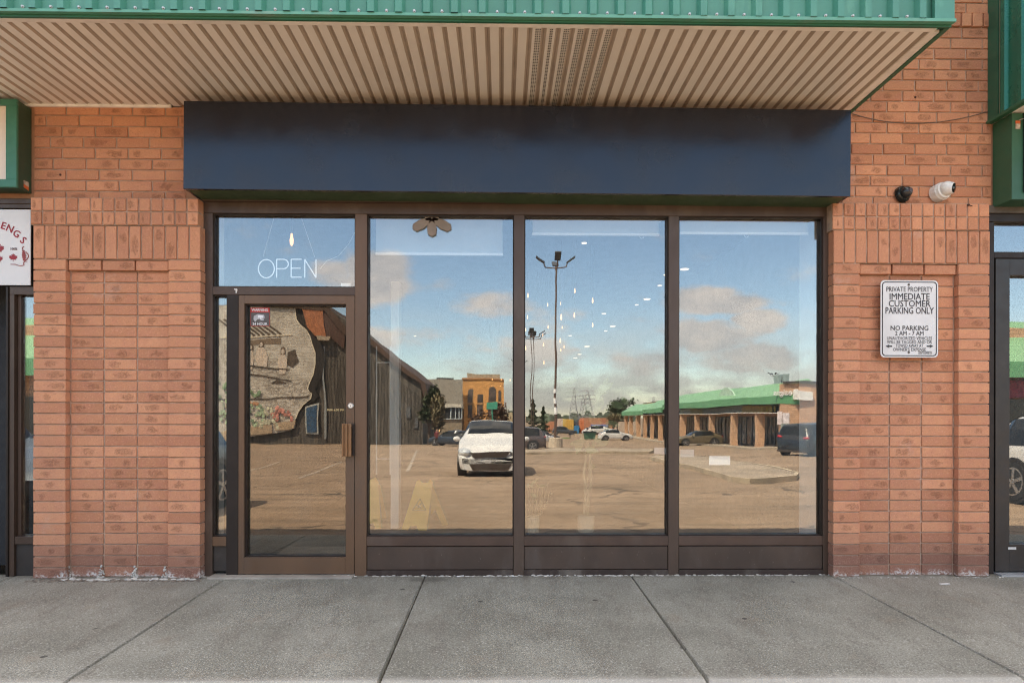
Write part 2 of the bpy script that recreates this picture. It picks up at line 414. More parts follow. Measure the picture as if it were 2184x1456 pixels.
def kid(root, mb, name, m, **kw): return mb.build(name, m, root, **kw)

# ================================================================== ground
mb = MB()
ys = [-26, KW + .006, 3, 6, 10, 20, 40, 60, 70, 75, 80, 85, 90, 95, 130, 300, 1500]
for a, b in zip(ys[:-1], ys[1:]):
    za = g(a) if a > 0 else g(KW + .01); zb = g(b)
    for x0, x1 in ((-1500, -200), (-200, -40), (-40, 0), (0, 40), (40, 200), (200, 1500)):
        mb.face([(x0, -a, za), (x1, -a, za), (x1, -b, zb), (x0, -b, zb)])
tag(mb.build('parking_lot', ASPH), kind='structure')

mb = MB()
jx = [P(x, y, -.16).x for x, y in ((475, 1240), (903, 1242), (1352, 1238), (1788, 1238))]
st = 1.56
xs = [jx[0] - st * k for k in range(8, 0, -1)] + jx + [jx[-1] + st * k for k in range(1, 9)]
for a, b in zip(xs[:-1], xs[1:]):
    r = random.random(); gp = .0035; y1 = -KW; e = .008
    v0 = (a + gp); v1 = (b - gp)
    top = [(v0 + e, .0), (v1 - e, .0), (v1 - e, y1 + .03), (v0 + e, y1 + .03)]
    rim = [(v0, .0), (v1, .0), (v1, y1), (v0, y1)]
    tv = [(x, y, -.027 * -y) for x, y in top]; rv = [(x, y, -.027 * -y - (.006 if y > y1 + .01 else .02)) for x, y in rim]
    bv = [(x, y, -.30) for x, y in rim]
    mb.mesh(tv + rv + bv, [(0, 1, 2, 3), (0, 4, 5, 1), (1, 5, 6, 2), (2, 6, 7, 3), (3, 7, 4, 0), (4, 8, 9, 5), (5, 9, 10, 6), (6, 10, 11, 7), (7, 11, 8, 4)], r)
mb.box(xs[0], xs[-1], -KW + .02, .0, -.28, -.075)
pav = mb.build('pavement', CONC); tag(pav, kind='structure')

# ================================================================== brick
CH, BL = .0793, .2405
def brick(mb, x0, x1, z0, z1, y, dep=.10, crs=0., j=.0045, side=1, vert=False):
    r = random.random(); e = .003
    x0 += j * 1.25; x1 -= j * 1.25; z0 += j * .95; z1 -= j * .95; dy = random.uniform(-.0015, .0015)
    q = lambda: random.uniform(-.0012, .0012)
    f = [(x0 + e + q(), y + dy, z0 + e + q()), (x1 - e + q(), y + dy, z0 + e + q()), (x1 - e + q(), y + dy, z1 - e + q()), (x0 + e + q(), y + dy, z1 - e + q())]
    g1 = [(x0, y + e, z0), (x1, y + e, z0), (x1, y + e, z1), (x0, y + e, z1)]
    bk = [(p[0], y + dep, p[2]) for p in g1]
    c = crs
    uvf = [(0, 0), (1, 0), (1, 1), (0, 1)]
    if vert: uvf = [(0, 0), (0, 1), (1, 1), (1, 0)]
    mb.face(f, r, uvf, c)
    for i in range(4):
        k = (i + 1) % 4
        mb.face([f[i], g1[i], g1[k], f[k]], r, [(0, 0)] * 4, c); mb.face([g1[i], bk[i], bk[k], g1[k]], r, [(0, 0)] * 4, c)

YP, YR, YU, YH = -.13, -.085, -.05, -.142      # pier face, recessed panel, upper wall, header ledge
def pier(name, label, cols, recess, xa, xb, ztop, upx0, upx1, seed):
    random.seed(seed)
    root = thing(name, label, 'brick pier', ((cols[0] + cols[-1]) / 2, YP, 0), 'brick piers')
    mb = MB(); mo = MB()
    for k in range(29):
        z0 = k * CH; crs = (1., .95, .75, .35, .12)[k] if k < 5 else max(0, .1 - .01 * k)
        for i, (a, b) in enumerate(zip(cols[:-1], cols[1:])):
            rec = i in recess
            y = YR if rec else YP
            if rec and k == 28: y = (YR + YP) / 2 - .005
            jx_ = random.uniform(-.002, .002)
            brick(mb, a + jx_, b + jx_, z0, z0 + CH, y, crs=max(0, crs * random.uniform(.8, 1.1)) if crs > .2 else crs)
    zs = 29 * CH
    mo.box(cols[0] + .012, cols[recess[0]] - .012, YP + .009, .06, -.05, zs); mo.box(cols[recess[-1] + 1] + .012, cols[-1] - .012, YP + .009, .06, -.05, zs)
    mo.box(cols[recess[0]] - .011, cols[recess[-1] + 1] + .011, YR + .009, .06, -.05, zs)
    n = round((xb - xa) / .0830); w = (xb - xa) / n
    for i in range(n): brick(mb, xa + i * w, xa + (i + 1) * w, zs, zs + .243, YP - .002, vert=True)
    mo.box(xa + .006, xb - .006, YP + .008, .06, zs, zs + .243)
    zh = zs + .243
    for rrow in range(2):
        for i in range(n): brick(mb, xa - .012 + i * w, xa - .012 + (i + 1) * w, zh + rrow * .0985, zh + (rrow + 1) * .0985, YH, .12)
    mo.box(xa - .008, xb - .018, YH + .009, .06, zh, zh + .197)
    zu = zh + .197
    mo.box(upx0, upx1, YU + .009, .12, zu - .01, ztop)
    k = 0; z = zu - .002
    hdr = 4.10
    while z < ztop - .01:
        if abs(z - hdr) < CH * .55:
            x = upx0
            while x < upx1 - .03:
                brick(mb, x, min(x + .083, upx1), z, z + .105, YU - .012, .06, vert=True); x += .083
            z += .105; k += 1; continue
        x = upx0 - (BL * (.5 if k % 2 else .02)) - random.choice((0, 0, .03, -.02))
        while x < upx1 - .004:
            L = BL
            a, b = max(x, upx0), min(x + L, upx1)
            if b - a > .03: brick(mb, a, b, z, min(z + CH, ztop), YU, .05)
            elif b > a: brick(mb, a, b, z, min(z + CH, ztop), YU, .05)
            x += L
        z += CH; k += 1
    kid(root, mb, 'brickwork', BRICK); kid(root, mo, 'mortar', MORTAR)
    return root
xl = P(69, 900, YP).x
colsL = [xl + i * BL for i in range(6)]
pier('brick_pier', 'orange brick pier left of the glass door, bare of any signs', colsL, [1, 2, 3], colsL[0], colsL[-1], 3.44, P(71, 300, YU).x, P(398, 300, YU).x - .0, 3)
xr = P(2112, 900, YP).x
colsR = [xr - (5 - i) * BL for i in range(6)]
colsR[0] = P(1776, 900, YP).x
pier('brick_pier', 'orange brick pier with the parking sign and two security cameras', colsR, [1, 2, 3], colsR[0], colsR[-1], 5.2, P(1790, 300, YU).x, P(2116, 300, YU).x, 5)
random.seed(11)

# caulk and crumbs along the wall foot
mb = MB()
x = P(60, 1230, -.1).x
segs = [(P(140, 1230, -.1).x, P(425, 1230, -.1).x, YP - .012, .022), (P(430, 1230).x, P(775, 1230).x, -.075, .016), (P(780, 1230).x, P(1765, 1230).x, -.066, .012), (P(1775, 1230).x, P(2110, 1230).x, YP - .006, .008)]
for a, b, yy, s0 in segs:
    x = a
    while x < b:
        s = random.uniform(.25, 1.) * s0
        if random.random() < (.55 if s0 > .01 else .35):
            mb.ball((x, yy - random.uniform(-.008, .02), .027 * yy + random.uniform(0, .3) * s), s, 6, 4, (random.uniform(.8, 1.8), 1, random.uniform(.25, .7)))
        x += random.uniform(.004, .014)
for px in (146, 217, 288, 353):
    for k in range(26):
        p = P(px, 1226, YR); h = random.random() ** 2 * .085
        mb.ball((p.x + random.uniform(-1, 1) * .028 * (1 - h / .1), YR - .004, h), random.uniform(.004, .009), 6, 4, (1, .5, 1))
tag(mb.build('debris', SEAL), kind='stuff')
mb = MB()
for px in range(60, 430, 3):
    p = P(px, 1232, YP - .04)
    mb.ball((p.x, p.y + random.uniform(-.03, .03), .027 * p.y), random.uniform(.006, .016), 6, 4, (1.5, 1, .4))
tag(mb.build('gravel', mat('dark grit', (.16, .13, .10), .95, var=.5, scale=40)), kind='stuff')

# ================================================================== building shell
random.seed(2)
shell = thing('shop_building', 'single storey plaza building behind the shopfront, flat roofed brick block', 'building', (0, 8, 0))
XL0, XR0 = -2.36, 2.56
mb = MB(); mb.box(-14, 14, .10, 18, 5.18, 5.3); mb.box(-14, 14, .02, .10, 4.5, 5.3); kid(shell, mb, 'roof', mat('roofing', (.25, .24, .22), .9))
mb = MB()
mb.box(XL0, XR0, -.045, .11, 2.76, 5.17); mb.box(-14, colsL[0] - .04, -.045, .11, 2.76, 5.17); mb.box(colsR[-1] + .04, 14, -.045, .11, 2.76, 5.17)
mb.box(colsL[0] - .04, XL0 - .01, .125, .16, 0, 5.17); mb.box(XR0 + .01, colsR[-1] + .04, .125, .16, 0, 5.17)
kid(shell, mb, 'bulkhead', mat('bulkhead brick', (.36, .18, .10), .9))
mb = MB(); mb.box(-14, -13.8, .1, 18, -.2, 5.17); mb.box(13.8, 14, .1, 18, -.2, 5.17); mb.box(-14, 14, 17.8, 18, -.2, 5.17); kid(shell, mb, 'outer_wall', mat('rear brick', (.36, .18, .10), .9))
# interior
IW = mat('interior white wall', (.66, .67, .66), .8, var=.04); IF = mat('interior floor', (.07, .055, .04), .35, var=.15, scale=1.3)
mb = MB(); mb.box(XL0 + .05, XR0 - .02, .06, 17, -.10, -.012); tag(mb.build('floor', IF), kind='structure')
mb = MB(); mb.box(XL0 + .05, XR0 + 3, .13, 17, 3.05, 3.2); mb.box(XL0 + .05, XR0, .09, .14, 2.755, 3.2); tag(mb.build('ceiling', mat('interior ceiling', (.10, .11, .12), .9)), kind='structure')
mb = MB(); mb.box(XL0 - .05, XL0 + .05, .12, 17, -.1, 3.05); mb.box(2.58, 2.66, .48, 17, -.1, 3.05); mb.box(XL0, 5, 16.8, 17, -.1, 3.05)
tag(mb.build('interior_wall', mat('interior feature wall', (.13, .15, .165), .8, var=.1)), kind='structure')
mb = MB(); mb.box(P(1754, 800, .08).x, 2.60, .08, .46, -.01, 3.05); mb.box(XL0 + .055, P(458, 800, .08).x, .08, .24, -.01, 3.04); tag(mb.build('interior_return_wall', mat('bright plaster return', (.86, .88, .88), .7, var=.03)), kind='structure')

# ================================================================== canopy
YF = -1.11; ZS = 3.44
xcr = P(1815, 238, YU).x; xcl = -6.2
can = thing('canopy', 'long green metal shopfront canopy with beige slatted soffit', 'canopy', (0, -.6, ZS))
# soffit: V-groove panels
mb = MB(); mg = MB()
pitch = .0836; gw = .031; x = xcr - .085
yb, yf = YU + .002, YF + .055
top = ZS + .004
trimx = xcr - .085
while x > xcl:
    a, b = x - pitch, x - gw
    mb.face([(a, yb, top), (b, yb, top), (b, yf, top), (a, yf, top)])
    d = .010
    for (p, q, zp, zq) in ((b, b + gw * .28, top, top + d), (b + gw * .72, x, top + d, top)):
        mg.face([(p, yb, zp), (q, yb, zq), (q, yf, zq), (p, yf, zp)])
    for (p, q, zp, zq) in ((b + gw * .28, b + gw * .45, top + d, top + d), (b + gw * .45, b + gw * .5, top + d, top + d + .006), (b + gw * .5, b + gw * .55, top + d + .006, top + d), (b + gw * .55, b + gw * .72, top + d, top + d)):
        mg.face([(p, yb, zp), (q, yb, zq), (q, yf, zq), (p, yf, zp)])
    x -= pitch
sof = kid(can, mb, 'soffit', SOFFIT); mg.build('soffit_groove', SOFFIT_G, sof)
mb = MB()
for k in range(6):
    xp = P(1150 + 30 * k, 62, YF + .06).x
    kx = round((trimx - xp) / pitch); c0 = trimx - kx * pitch + .012; dxs = (0.006, .017, .030) if k != 1 else (.008, .018)
    y = yf - .02
    y = YF + .08
    while y < YU - .02:
        for q in dxs:
            mb.face([(c0 + q, y, top - .0012), (c0 + q + .0075, y, top - .0012), (c0 + q + .0075, y + .010, top - .0012), (c0 + q, y + .010, top - .0012)])
        y += .0175
mb.build('vent_slot', HOLE, sof)['kind'] = 'stuff'
# beige J trim and bits
mb = MB(); mb.box(xcl, trimx + .015, YF + .018, YF + .058, ZS - .004, ZS + .012); mb.box(trimx, xcr - .030, YF + .058, YU, ZS - .003, ZS + .012)
mb.box(xcl, XL0 - .07, YU - .016, YU - .001, ZS - .012, ZS + .012)
kid(can, mb, 'soffit_trim', mat('beige trim', (.90, .865, .80), .5))
mb = MB(); mb.box(xcl, xcr, YF + .0, YF + .016, ZS - .008, ZS + .03); mb.box(xcr - .028, xcr, YF + .02, YU, ZS - .008, ZS + .03)
kid(can, mb, 'edge_trim', GREEN_D)
mb = MB(); mb.box(xcl, P(985, 40, YF).x, YF - .028, YF - .002, ZS + .006, ZS + .022); mb.box(P(985, 40, YF).x + .002, xcr + .006, YF - .032, YF - .002, ZS + .004, ZS + .022); kid(can, mb, 'drip_edge', mat('light green drip edge', (.10, .31, .225), .45, var=.06, dirt=(.25, .33, .27)))
# ribbed steel
rp = .158
prof = []
x = xcr - .155
ribs = []
while x > xcl:
    ribs.append(x); x -= rp
def ribbed(mb, x_list, y0, z0, z1, y1=None, h=.036):
    for xr_ in x_list:
        pts = [(xr_ - rp, 0), (xr_ - rp * .42, 0), (xr_ - rp * .33, h), (xr_ - rp * .10, h), (xr_, 0)]
        y1_ = y0 if y1 is None else y1
        for (a, ha), (b, hb) in zip(pts[:-1], pts[1:]):
            mb.face([(a, y0 - ha, z0), (b, y0 - hb, z0), (b, y1_ - hb, z1), (a, y1_ - ha, z1)])
mb = MB(); ribbed(mb, ribs, YF, ZS + .022, 4.02); ribbed(mb, ribs, YF, 4.02, 5.2, y1=-.35)
mb.box(xcl, xcr - .013, YF + .012, YF + .022, ZS + .02, 4.02); mb.box(xcl, xcr - .03, YF + .03, YU, ZS + .05, ZS + .06); mb.mesh([(xcl, YF + .05, 4.0), (xcr, YF + .05, 4.0), (xcr, -.3, 5.17), (xcl, -.3, 5.17)], [(0, 1, 2, 3)])  # unseen backing sheets, added to stop light leaking through the canopy
kid(can, mb, 'metal_panel', GREEN)
mb = MB(); mb.box(xcr - .115, xcr, YF - .026, YF + .0, ZS + .022, 4.02); mb.prism([(xcr - .012, YF, ZS + .02), (xcr - .012, YF, 4.02), (xcr - .012, -.35, 5.2), (xcr - .012, -.05, 5.2), (xcr - .012, -.05, ZS + .02)], (.01, 0, 0))
kid(can, mb, 'corner_flashing', GREEN)
mb = MB(); mb.box(xcl, P(985, 40, YF).x + .03, YF - .03, YF - .028, ZS + .006, ZS + .02)
mb = MB(); mb.lathe((0, 0, 0), (0, -1, 0), [(0, .009), (.003, .009), (.004, .0065), (.010, .0065), (.011, .004)], 8)
sc0 = None
for xr_ in ribs:
    pt = Vector((xr_ - rp * .68, YF - .001, ZS + .046))
    if sc0 is None: sc0 = mb.build('screw', STEEL, can, o=(0, 0, 0)); sc0.location = pt - can.location
    else:
        c = sc0.copy(); COL.objects.link(c); c.parent = can; c.location = pt - can.location

# ================================================================== signboard
sg = thing('signboard', 'long blank navy blue signboard above the shop windows', 'signboard', (.1, -.05, 2.76))
YS = -.30
a = P(391, 217, YS); b = P(1814, 418, YS)
zb_ = P(1100, 411, YS).z; zt_ = P(1100, 225, YS).z
mb = MB(); mb.box(a.x, b.x, YS, YS + .022, zb_, zt_); kid(sg, mb, 'face', NAVY, bevel=.002)
mb = MB(); mb.box(a.x + .003, a.x + .02, YS + .023, YU - .002, zb_ + .003, zt_ - .002); kid(sg, mb, 'side_panel', NAVY); mb = MB(); mb.box(b.x - .02, b.x - .003, YS + .023, YU - .002, zb_ + .003, zt_ - .002); kid(sg, mb, 'side_panel', NAVY)
mb = MB(); mb.box(a.x + .021, b.x - .021, YS + .024, -.052, zb_ + .004, zb_ + .016); kid(sg, mb, 'underside', OLIVE)

sg.rotation_euler = (0, .0045, 0)
# ================================================================== shopfront
FY0, FY1 = -.055, .055
sf = thing('shopfront', 'bronze framed glass shopfront with three tall windows and a door bay', 'shopfront', (0, 0, 0))
def px_x(px): return P(px, 800, FY0).x
def px_z(py): return P(1100, py, FY0).z
fx = {k: px_x(v) for k, v in dict(a=432, b=453, c=483, d=508, e=757, f=782, g=1096, h=1118, i=1426, j=1448, k=1756, l=1776).items()}
ztop_h, zgt = px_z(434), px_z(458)
ztr1, ztr0 = px_z(614), px_z(631)
zs1, zs0 = px_z(1143), px_z(1163)
zbot = .0
mb = MB(); mb.box(fx['a'], fx['l'], FY0 - .02, FY1, ztop_h - .002, 2.755); mb.box(fx['a'] + .001, fx['l'] - .001, FY0, FY1 - .001, zgt, ztop_h - .003)
mb.box(fx['a'], fx['l'], FY0 - .026, FY0 - .021, ztop_h + .012, ztop_h + .016)
kid(sf, mb, 'head_frame', BRONZE, bevel=.0015)
def post(n, x0, x1, z0, z1, m=BRONZE, y0=FY0, y1=FY1):
    mb = MB(); mb.box(x0, x1, y0, y1, z0, z1); return kid(sf, mb, n, m, bevel=.002)
post('jamb', fx['a'], fx['b'], zbot - .01, zgt - .001)
post('mullion', fx['e'], fx['f'], zbot - .01, zgt - .001, BRONZE_L)
post('mullion', fx['g'], fx['h'], zbot - .01, zgt - .001)
post('mullion', fx['i'], fx['j'], zbot - .01, zgt - .001)
post('jamb', fx['k'], fx['l'], zbot - .01, zgt - .001)
post('transom', fx['b'] + .001, fx['e'] - .001, ztr0, ztr1, BRONZE, FY0 + .001, FY1 - .001)
post('door_post', fx['c'], fx['d'], zbot - .01, ztr0 - .001, DARKFR, FY0 - .0, FY1)
# thin dark brown glazing beads
def bead(x0, x1, z0, z1, parent=None):
    mb = MB(); w = .008; y0, y1 = FY0 + .018, -.006
    mb.box(x0, x0 + w, y0, y1, z0, z1); mb.box(x1 - w, x1, y0, y1, z0, z1); mb.box(x0 + w, x1 - w, y0, y1, z1 - w * 1.3, z1); mb.box(x0 + w, x1 - w, y0, y1, z0, z0 + w)
    return kid(sf, mb, 'glazing_bead', DARKFR if parent is None else parent, bevel=.001)
def pane(root, x0, x1, z0, z1, label=None, m=GLASS):
    mb = MB(); mb.box(x0 + .002, x1 - .002, -.003, .003, z0 + .002, z1 - .002)
    o = kid(root, mb, 'window_pane', m)
    if label: o['label'] = label
    return o
panes = [('f', 'g', zs1, zgt), ('h', 'i', zs1, zgt), ('j', 'k', zs1, zgt), ('b', 'e', ztr1, zgt)]
for A, B, z0, z1 in panes:
    bead(fx[A], fx[B], z0, z1); pane(sf, fx[A], fx[B], z0, z1)
bead(fx['b'], fx['c'], zs1, ztr0); pane(sf, fx['b'], fx['c'], zs1, ztr0)
for A, B in (('f', 'g'), ('h', 'i'), ('j', 'k')):
    mb = MB(); mb.box(fx[A] + .001, fx[B] - .001, FY0 + .001, FY1, zs0, zs1 - .001); mb.box(fx[A] + .001, fx[B] - .001, FY0 + .012, FY1, zs0 - .006, zs0 - .0005); kid(sf, mb, 'sill', mat('worn brown sill', (.085, .052, .038), .45, .2, dirt=(.12, .09, .07)), bevel=.002)
    zk = px_z(1215)
    mb = MB(); mb.box(fx[A] + .004, fx[B] - .004, FY0 + .006, FY1, zk + .004, zs0 - .009); kid(sf, mb, 'kick_panel', BRONZE_D, bevel=.002)
    mb = MB(); mb.box(fx[A] + .001, fx[B] - .001, FY0 - .006, FY1, -.005, zk); kid(sf, mb, 'base_strip', mat('dirty base strip', (.040, .024, .018), .6, .1, dirt=(.2, .17, .14)), bevel=.002)
    mb = MB(); mb.box(fx[A] + .005, fx[B] - .005, FY0 - .004, FY0 + .005, zk + .0005, zk + .004)
mb = MB(); mb.box(fx['b'] + .001, fx['c'] - .001, FY0 + .001, FY1, zs0, zs1 - .001); kid(sf, mb, 'sill', BRONZE_L, bevel=.002)
mb = MB(); mb.box(fx['b'] + .002, fx['c'] - .002, FY0 + .02, FY1, .03, zs0 - .003); kid(sf, mb, 'kick_panel', mat('dented grey brown kick panel', (.06, .052, .048), .4, .3, bump=.6, bscale=9))
# scratches on the kick panels
mb = MB()
for k in range(46):
    px = random.uniform(800, 1740); 
    if min(abs(px - 1107), abs(px - 1437)) < 22: continue
    p = P(px, random.uniform(1172, 1208), FY0 + .0045); L = random.uniform(.002, .014); an = random.gauss(1.4, .6)
    w = .0007
    dx, dz = math.cos(an) * L, math.sin(an) * L
    mb.face([(p.x - w, p.y, p.z), (p.x + w, p.y, p.z), (p.x + dx + w * .4, p.y, p.z + dz), (p.x + dx - w * .4, p.y, p.z + dz)])
kid(sf, mb, 'scratches', mat('pale scratch', (.42, .38, .36), .7))['kind'] = 'stuff'
mb = MB(); p = P(502, 621, FY0 - .003)
for k in range(9): mb.ball((p.x + random.uniform(-.008, .01), FY0 - .002, p.z + random.uniform(-.012, .02)), random.uniform(.004, .009), 6, 4, (1, .4, 1))
kid(sf, mb, 'paint_splash', mat('white filler blob', (.75, .72, .68), .8))
# threshold
mb = MB(); mb.box(fx['b'], fx['e'], -.14, FY1, -.012, .008); kid(sf, mb, 'threshold', mat('worn threshold', (.34, .30, .25), .7, var=.2, dirt=(.15, .12, .1)), bevel=.003)

# ---- door
dr = thing('glass_door', 'bronze framed glass door with a ribbed pull handle and round lock', 'door', ((fx['d'] + fx['e']) / 2, 0, 0))
dx0, dx1 = fx['d'] + .003, fx['e'] - .003; dz0, dz1 = .012, ztr0 - .004
gx0, gx1 = px_x(521), px_x(738); gz0, gz1 = px_z(1187), px_z(650)
mb = MB(); DY = FY0 - .002
mb.box(dx0, gx0, DY, .03, dz0, dz1); mb.box(gx1, dx1, DY, .03, dz0, dz1)
kid(dr, mb, 'stile', BRONZE_L, bevel=.002)
mb = MB(); mb.box(gx0, gx1, DY, .03, gz1, dz1); mb.box(gx0, gx1, DY, .03, dz0, gz0); kid(dr, mb, 'rail', BRONZE_L, bevel=.002)
mb = MB(); w = .010
mb.box(gx0, gx0 + w, DY + .02, -.005, gz0, gz1); mb.box(gx1 - w * .6, gx1, DY + .02, -.005, gz0, gz1); mb.box(gx0 + w, gx1 - w * .6, DY + .02, -.005, gz1 - w, gz1); mb.box(gx0 + w, gx1 - w * .6, DY + .02, -.005, gz0, gz0 + w)
kid(dr, mb, 'glazing_bead', DARKFR)
pane(dr, gx0, gx1, gz0, gz1, m=glass_mat('bronze tinted glass', .135, (.80, .74, .66), .35))
p = P(748, 865, DY); mb = MB(); mb.lathe((p.x, DY, p.z), (0, -1, 0), [(0, .021), (.006, .021), (.010, .017), (.012, .016)], 20); lk = kid(dr, mb, 'lock', mat('brushed lock', (.72, .70, .66), .3, .6), smooth=True)
mb = MB(); mb.box(p.x - .0015, p.x + .0015, DY - .0135, DY - .0118, p.z - .007, p.z + .005); mb.build('keyhole', BLACK, lk)
mb = MB(); hx0, hx1 = P(729, 930, DY - .05).x, P(749, 930, DY - .05).x; hz0, hz1 = P(740, 973, DY - .05).z, P(740, 903, DY - .05).z
w = (hx1 - hx0)
mb.box(hx0, hx1, DY - .042, DY - .034, hz0, hz1)
for k in (0, .40, .80): mb.box(hx0 + w * k, hx0 + w * (k + .2), DY - .056, DY - .0425, hz0, hz1)
for z in (hz0 + .03, hz1 - .05): mb.box(hx1 - .022, hx1 - .005, DY - .0335, DY, z, z + .02)
kid(dr, mb, 'handle', mat('bronze handle', (.23, .125, .062), .35, .4, var=.08), bevel=.002)
mb = MB(); mb.box(hx1 + .002, hx1 + .016, DY - .02, DY, hz0 + .003, hz1 - .003); kid(dr, mb, 'handle_plate', DARKFR)
# sticker on the door glass
st_ = thing('warning_sticker', 'small red and grey warning sticker with a camera symbol on the door glass', 'sticker', P(547, 673, -.004))
a, b = P(534, 695, -.006), P(575, 656, -.006)
mb = MB(); mb.box(a.x, b.x, -.0062, -.0045, a.z, b.z); kid(st_, mb, 'backing', mat('sticker grey', (.10, .085, .08), .5, var=.3, scale=20))
zr = P(547, 666, -.006).z
mb = MB(); mb.box(a.x, b.x, -.0072, -.0064, zr, b.z); mb.box(a.x, b.x, -.0072, -.0064, a.z, a.z + .002); mb.box(a.x, a.x + .002, -.0072, -.0064, a.z + .002, zr); mb.box(b.x - .002, b.x, -.0072, -.0064, a.z + .002, zr)
kid(st_, mb, 'red_band', mat('sticker red', (.50, .04, .03), .5))
SW = mat('sticker white', (.8, .8, .8), .5)
text('lettering', 'WARNING', .030, SW, st_, ((a.x + b.x) / 2, -.0078, (zr + b.z) / 2), width=(b.x - a.x) * .86, bold=.0006)
text('lettering', '24 HOUR', .026, SW, st_, ((a.x + b.x) / 2, -.0078, a.z + .014), width=(b.x - a.x) * .76, bold=.0005)
cx, cz = (a.x + b.x) / 2, (zr + a.z) / 2 + .010
mb = MB(); mb.prism([(cx - .045, -.0068, cz + .014), (cx - .015, -.0068, cz + .028), (cx + .030, -.0068, cz + .022), (cx + .036, -.0068, cz + .0), (cx + .012, -.0068, cz - .006), (cx - .02, -.0068, cz - .012), (cx - .035, -.0068, cz - .03), (cx - .048, -.0068, cz - .012)], (0, -.0006, 0)); kid(st_, mb, 'swoosh', mat('sticker light grey', (.45, .45, .46), .5))
mb = MB(); mb.box(cx - .014, cx + .022, -.0084, -.0076, cz - .000, cz + .018); mb.box(cx + .003, cx + .010, -.0084, -.0076, cz - .014, cz - .0005); mb.box(cx + .0101, cx + .028, -.0084, -.0076, cz - .016, cz - .009); kid(st_, mb, 'camera_symbol', SW)
# gold numbers on the door glass
mb_root = thing('window_lettering', 'small gold opening times lettered on the door glass left of the lock', 'lettering', P(716, 874, -.005))
text('lettering', '9:00 6:30 PM', .020, mat('gold vinyl', (.75, .55, .25), .4), mb_root, P(716, 874, -.005), width=.125, bold=.0004)

# ================================================================== parking sign
ps = thing('parking_sign', 'white metal parking notice screwed to the brick pier', 'sign', P(1939, 680, YR - .01))
sy = YP - .012
a, b = P(1878, 762, sy), P(2001, 598, sy); w, h = b.x - a.x, b.z - a.z; cx, cz = (a.x + b.x) / 2, (a.z + b.z) / 2
def rrect(cx, cz, w, h, r, y, n=6):
    pts = []
    for sx_, sz_, a0 in ((1, 1, 0), (-1, 1, 90), (-1, -1, 180), (1, -1, 270)):
        for k in range(n + 1):
            an = R(a0 + 90 * k / n); pts.append((cx + sx_ * (w / 2 - r) + r * math.cos(an), y, cz + sz_ * (h / 2 - r) + r * math.sin(an)))
    return pts
mb = MB(); mb.prism(rrect(cx, cz, w, h, .030, sy), (0, .003, 0)); kid(ps, mb, 'plate', mat('reflective sign white', (.74, .73, .72), .35, var=.03, scale=9, dirt=(.6, .58, .56)), bevel=.0006)
INK = mat('sign ink', (.035, .033, .035), .5)
o_ = rrect(cx, cz, w - .020, h - .020, .026, sy - .0012); i_ = rrect(cx, cz, w - .034, h - .034, .021, sy - .0012)
mb = MB(); n_ = len(o_)
for k in range(n_):
    q = (k + 1) % n_; mb.face([o_[k], o_[q], i_[q], i_[k]])
kid(ps, mb, 'border', INK)
def row(s, py, hpx, wpx, cxp=1939.5, bold=.0004, sp=1.0):
    p = P(cxp, py, sy); text('lettering', s, hpx * .00486, INK, ps, (p.x, sy - .0016, p.z), width=wpx * 4.6 / F, bold=bold, ext=.0003, space=sp)
row('PRIVATE PROPERTY', 617.5, 10.5, 101, bold=.0002)
row('IMMEDIATE', 633, 14, 87, bold=.0005); row('CUSTOMER', 648, 14, 91, bold=.0005); row('PARKING ONLY', 663, 14, 105, bold=.0005)
row('NO PARKING', 700, 10, 82, bold=.0004); row('2 AM - 7 AM', 711, 9, 62, bold=.0002)
row('UNAUTHORIZED VEHICLES', 721.5, 7, 98, bold=.0); row('WILL BE TAGGED AND OR', 729.5, 7, 98, bold=.0)
row('TOWED AWAY AT', 737.5, 7, 60, bold=.0); row("OWNER'S EXPENSE", 745.5, 7, 72, bold=.0)
row('TORONTO MUNICIPAL', 750.5, 2.6, 30, 1973, 0.0001); row('CODE CHAPTER 915', 753.8, 2.6, 30, 1973, 0.0001)
for sx_, pc in ((-1, 1896), (1, 1983)):
    p = P(pc, 738, sy); u_ = .0033
    mb = MB(); mb.prism([(p.x + sx_ * q * u_, sy - .0014, p.z + r_ * u_) for q, r_ in ((8, 0), (-1, 4.2), (1, 1.6), (-7, 1.6), (-7, -1.6), (1, -1.6), (-1, -4.2))], (0, -.0004, 0)); kid(ps, mb, 'arrow', INK)
for py in (607, 751):
    p = P(1938, py, sy); mb = MB(); mb.lathe((p.x, sy, p.z), (0, -1, 0), [(0, .009), (.002, .009), (.005, .005), (.0055, .003)], 12); kid(ps, mb, 'screw', mat('dark screw', (.12, .11, .10), .4, .6), smooth=True)

